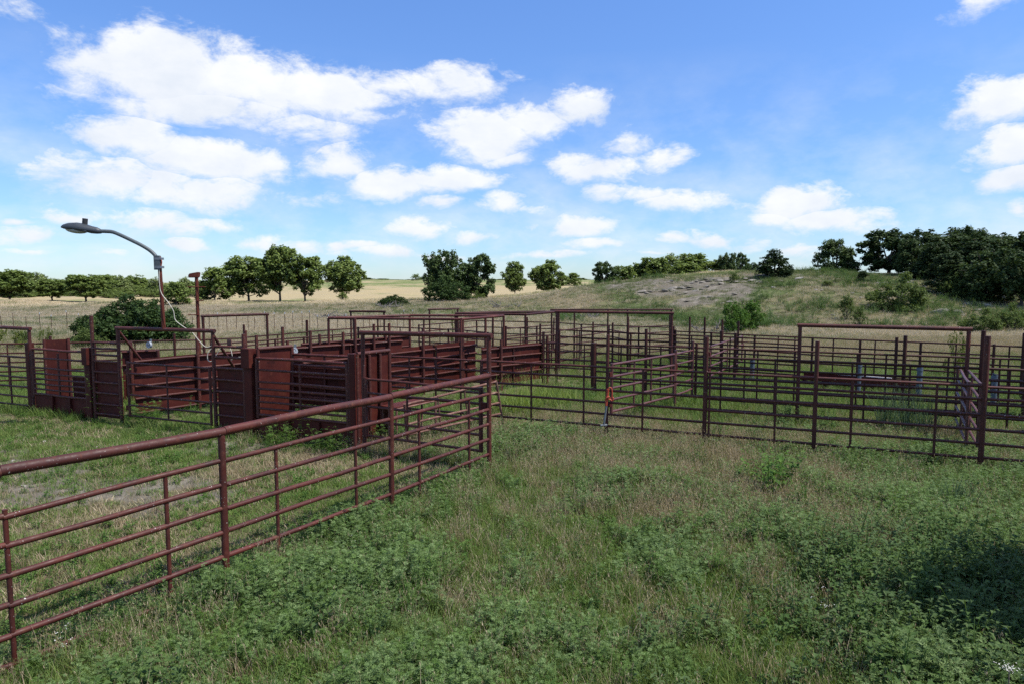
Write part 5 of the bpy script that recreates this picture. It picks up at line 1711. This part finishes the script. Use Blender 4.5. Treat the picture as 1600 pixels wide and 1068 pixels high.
def ground_cover():
    chute_pts = [FL0 - udir * 6, FL1]
    # --- foreground + pens
    p = wedge(30000, 4.3, 14, 0.45); gm = green_mask(p[:, 0], p[:, 1]); lp = left_pen(p); sm = soil_mask(p[:, 0], p[:, 1])
    dA = dist_to_line(p, A_pts); dB = dist_to_line(p, [Bl, Bfar]); dC = dist_to_line(p, chute_pts)
    patch = fbm(p[:, 0], p[:, 1], 1.7, 81, 3)
    u = rng.uniform(0, 1, len(p))
    bare = sstep(vnoise(p[:, 0], p[:, 1], .7, 215), .12, .34)
    keep = (~lp) & (u < (0.30 + 0.70 * gm) * bare)
    q = p[keep]
    scatter('grass', 'green grass growing through the weeds of the foreground', 'grass', C_green, q, rng.integers(0, 4, len(q)), rng.uniform(.6, 1.15, len(q)))
    # short grazed turf
    p2 = wedge(26000, 5.0, 17, 0.6); lp2 = left_pen(p2); gm2 = green_mask(p2[:, 0], p2[:, 1]); sm2 = soil_mask(p2[:, 0], p2[:, 1])
    keep = lp2 & (rng.uniform(0, 1, len(p2)) < 1.05 - sm2 * 1.1)
    q = p2[keep]; g2 = gm2[keep]
    idx = np.where(rng.uniform(0, 1, len(q)) < g2 * 0.80 + (vnoise(q[:, 0], q[:, 1], .8, 217) - .5) * .9, rng.integers(0, 3, len(q)), rng.integers(3, 5, len(q)))
    scatter('turf', 'short grazed turf of the left pen, green mixed with straw', 'grass', C_short, q, idx, rng.uniform(.7, 1.4, len(q)))
    # dry seeded grass
    p3 = wedge(26000, 4.3, 15, 0.5); g3 = green_mask(p3[:, 0], p3[:, 1]); lp3 = left_pen(p3)
    pr = np.clip(1.12 - g3 * 1.25 + (vnoise(p3[:, 0], p3[:, 1], .6, 219) - .5) * .7, 0.15, 1) * np.where(lp3, .04, 1.0)
    q = p3[rng.uniform(0, 1, len(p3)) < pr]
    scatter('dry_grass', 'pale dry seed grass standing in patches of the foreground', 'dry grass', C_dry, q, np.where(rng.uniform(0, 1, len(q)) < .1, 4, rng.integers(0, 4, len(q))), rng.uniform(.6, 1.15, len(q)))
    # feathery weeds
    p4 = wedge(30000, 4.3, 15, 0.35); lp4 = left_pen(p4); n4_ = fbm(p4[:, 0], p4[:, 1], 1.9, 91, 3); d4 = dist_to_line(p4, A_pts); c4 = dist_to_line(p4, chute_pts); b4 = dist_to_line(p4, [Bl, Bfar])
    left_w = np.exp(-((p4[:, 0] + 1.2) / 2.6) ** 2) * 0.22
    n4b = vnoise(p4[:, 0], p4[:, 1], .55, 211)
    pr = np.clip((n4_ - 0.44) * 3.4 + left_w + (n4b - .5) * 1.0, 0.02, 1) * np.where(lp4, 0.0, 1.0) * np.clip(1.2 - sstep(p4[:, 0], 3.2, 6) * .2, 0, 1)
    pr = np.maximum(pr, np.clip(1.0 - d4 / 0.5, 0, 1) * .8) * np.where((p4[:, 0] < -3.6) & (d4 < .7), .35, 1.0)
    pr = np.maximum(pr, np.clip(1.0 - c4 / 0.9, 0, 1) * .75)
    pr = np.maximum(pr, np.clip(1.0 - b4 / 0.9, 0, 1) * .35)
    kp = rng.uniform(0, 1, len(p4)) < pr
    q = p4[kp]
    scatter('weeds', 'grey green feathery weeds filling the foreground', 'weeds', C_weed, q, np.where(rng.uniform(0, 1, len(q)) < .72, rng.integers(0, 4, len(q)), rng.integers(4, 6, len(q))), rng.uniform(.55, 1.25, len(q)) * np.where(dist_to_line(q, chute_pts) < 1.2, .5, 1.0) * (.65 + .7 * vnoise(q[:, 0], q[:, 1], .9, 201)))
    # broad leaved weeds: lower right corner, chute foot
    p5 = wedge(14000, 4.3, 18, 0.4); c5 = dist_to_line(p5, chute_pts); lp5 = left_pen(p5)
    corner = np.exp(-(((p5[:, 0] - 4.7) / 1.7) ** 2 + ((p5[:, 1] - 6.5) / 1.9) ** 2) ** 2) * (.25 + .75 * sstep(vnoise(p5[:, 0], p5[:, 1], .6, 221), .35, .6))
    chute = np.clip(1.0 - c5 / 0.9, 0, 1) * .5 * (p5[:, 0] < -3)
    pr = np.maximum(np.maximum(corner, chute), .015)
    pr = np.where(lp5 & (chute < .05), 0, pr)
    kp = rng.uniform(0, 1, len(p5)) < pr
    q = p5[kp]
    scatter('leafy_weeds', 'dark broad leaved weeds in the right corner and along the chute foot', 'weeds', C_broad, q, rng.integers(0, 4, len(q)), rng.uniform(.5, 1.25, len(q)) * np.where(dist_to_line(q, chute_pts) < 1.2, .42, 1.3))
    # low forbs everywhere near
    p6 = wedge(22000, 4.3, 24, 0.5); n6_ = fbm(p6[:, 0], p6[:, 1], 1.3, 95, 3); g6 = green_mask(p6[:, 0], p6[:, 1])
    q = p6[rng.uniform(0, 1, len(p6)) < np.clip((n6_ - .35) * 2.2, .08, 1) * (.2 + .8 * g6)]
    scatter('low_forbs', 'low fresh green forbs between the grass', 'weeds', C_forb, q, rng.integers(0, 3, len(q)), rng.uniform(.5, 1.2, len(q)))
    # flowers
    p7 = wedge(320, 4.4, 13, 0.5); n7_ = fbm(p7[:, 0], p7[:, 1], .9, 99, 2)
    lp7 = left_pen(p7)
    q = p7[(n7_ > .72) & ~lp7]
    scatter('white_flowers', 'tiny white wildflowers dotted through the weeds', 'flowers', C_flower, q, rng.integers(0, 2, len(q)), rng.uniform(.8, 1.25, len(q)))
    p11 = wedge(30000, 50, 92, 0.3, .82, 4.0); n11 = fbm(p11[:, 0], p11[:, 1], 4.5, 231, 3)
    k11 = (p11[:, 0] > 4) & (rng.uniform(0, 1, len(p11)) < np.clip((n11 - .47) * 3.2, 0, 1)) & (soil_mask(p11[:, 0], p11[:, 1]) < .4)
    q = p11[k11]
    scatter('hill_scrub', 'low olive green scrub and weeds over the rocky hillside', 'scrub', C_broad, q, rng.integers(0, 4, len(q)), rng.uniform(.9, 2.1, len(q)))
    # --- inside the pens 14-40 m
    p8 = wedge(60000, 13.0, 40, 0.35); g8 = green_mask(p8[:, 0], p8[:, 1]); lp8 = left_pen(p8)
    u = rng.uniform(0, 1, len(p8))
    kg = (u < .15 + .85 * g8) & ~lp8
    wall_d = np.minimum(dist_to_line(p8, S1), np.minimum(dist_to_line(p8, S2), dist_to_line(p8, S3)))
    low8 = np.where(wall_d < 1.3, .42, 1.0)
    q = p8[kg]
    scatter('pen_grass', 'green grass inside the pipe pens', 'grass', C_green, q, rng.integers(0, 4, len(q)), rng.uniform(.7, 1.6, len(q)) * low8[kg])
    kd = (rng.uniform(0, 1, len(p8)) < np.clip(1.05 - g8 * 1.3, .05, 1)) & ~lp8 & (p8[:, 1] > 14)
    q = p8[kd]
    scatter('pen_straw', 'dry straw coloured grass inside the pipe pens', 'dry grass', C_dry, q, rng.integers(0, 4, len(q)), np.where(q[:, 1] < 26, rng.uniform(.4, .8, len(q)), rng.uniform(.7, 1.2, len(q))) * low8[kd])
    p9 = wedge(9000, 13, 30, 0.6); n9 = fbm(p9[:, 0], p9[:, 1], 2.1, 103, 3); g9 = green_mask(p9[:, 0], p9[:, 1])
    q = p9[(rng.uniform(0, 1, len(p9)) < np.clip((n9 - .5) * 4, 0, 1) * g9) & ~left_pen(p9) & (dist_to_line(p9, S1) > 1.3)]
    scatter('pen_weeds', 'weeds growing inside the pipe pens', 'weeds', C_weed, q, rng.integers(0, 6, len(q)), rng.uniform(.7, 1.4, len(q)))
    # --- field and hill
    p10 = wedge(95000, 32, 125, 0.10, 0.82, 4.0); g10 = green_mask(p10[:, 0], p10[:, 1]); s10 = soil_mask(p10[:, 0], p10[:, 1])
    kp = (rng.uniform(0, 1, len(p10)) < 1.0 - s10 * .82) & ~((p10[:, 0] < -8) & (p10[:, 1] > 101 + 4 * vnoise(p10[:, 0], p10[:, 1], 6, 241)))
    q = p10[kp]; g = g10[kp]
    idx = np.where(rng.uniform(0, 1, len(q)) < g * 1.0 - .02, rng.integers(3, 6, len(q)), rng.integers(0, 3, len(q)))
    sc_ = rng.uniform(.6, 1.25, len(q)) * (1 + sstep(q[:, 1], 50, 110) * .4)
    scatter('field_grass', 'pale dry pasture grass of the field and hillside with green patches', 'grass', C_field, q, idx, sc_)
ground_cover()

# ------------------------------------------------------------------ single plants that stand out
def single(name, me, x, y, s, label, cat='plant', rot=0.0):
    o = mesh_obj(name, me)
    o.location = (x, y, tz(x, y) - .01); o.scale = (s, s, s); o.rotation_euler = (0, 0, rot)
    return tag(o, label, cat)
p = U(1203, 768, 0.05)
single('leafy_plant', broad_weed(201, 'leafy_plant', 'leaf_bright', 26, .46, .085, .30, 12), p.x, p.y, 1.55, 'leafy dark green plant alone in the dry grass before the right fence')
p = U(165, 655, 0.05)
single('tall_weed', feather_weed(202, 'tall_weed', 'g_forb', 9, 1.25, .045, .32), p.x, p.y, 0.95, 'tall leafy weed growing against the panel left of the lamp frame')
p = U(1466, 695, 0.05)
single('reed_clump', tuft(203, 'reed_clump', 'g_tall', 420, .62, .5, 1.35, .006, .55, 4), p.x, p.y + 1.2, 1.0, 'tall blue green reed clump behind the nearest right fence')
p = U(800, 640, 0.05)
single('seed_grass_clump', seed_tuft(204, 'seed_grass_clump', 'g_seed', 240, .85, .5, 1.15, .011), p.x, p.y, 1.0, 'tall yellow green seed grass in the middle pen, left part')
p = U(850, 625, 0.05)
single('seed_grass_clump', seed_tuft(205, 'seed_grass_clump', 'g_seed', 280, 1.05, .4, 1.0, .011), p.x, p.y, 1.0, 'tall yellow green seed grass in the middle pen, right part')
p = U(1500, 800, 0.05)
single('grass_clump', tuft(206, 'grass_clump', 'g_tall', 130, .30, .3, .62, .005, .7, 4), p.x, p.y, 1.0, 'coarse blue green grass clump below the right end post')
for (px, py, lab) in ((440, 690, 'bright bushy weed in front of the middle chute gate, left'), (520, 700, 'bright bushy weed in front of the middle chute gate, right'), (610, 690, 'bright bushy weed at the foot of the ribbed panel'), (225, 655, 'bushy weed at the foot of the gate under the lamp')):
    p = U(px, py, 0.1)
    single('bushy_weed', feather_weed(int(px), 'bushy_weed', 'g_forb', 30, .55, .036, .42), p.x, p.y, 1.0, lab, 'weed')
def umbel():
    p = U(1585, 1085, 0.0); y = 5.0
    tip = UY(1577, 1042, 4.7)
    root = empty('umbel_flower', (tip.x + .05, tip.y + .05, 0), 'white flat topped wildflower head in the lower right corner', 'flower')
    tube('stem', [(tip.x + .05, tip.y + .05, 0), (tip.x + .03, tip.y + .02, tip.z * .5), (tip.x, tip.y, tip.z - .02)], 0.004, 'leaf_mid' if False else 'bark', root)
    rg = np.random.default_rng(5); g = Geo()
    for i in range(60):
        q = np.array([rg.normal(0, .042), rg.normal(0, .03), rg.normal(0, .010)])
        s_ = rg.uniform(.004, .007)
        g.quad(q + np.array([s_, 0, .002]), q + np.array([0, s_, 0]), q + np.array([-s_, 0, .003]), q + np.array([0, -s_, 0]))
    o = mesh_obj('flower_head', g.mesh('flower_head', 'flower'), root)
    o.location = tip - root.location
umbel()
print('objects', len(scene.objects))
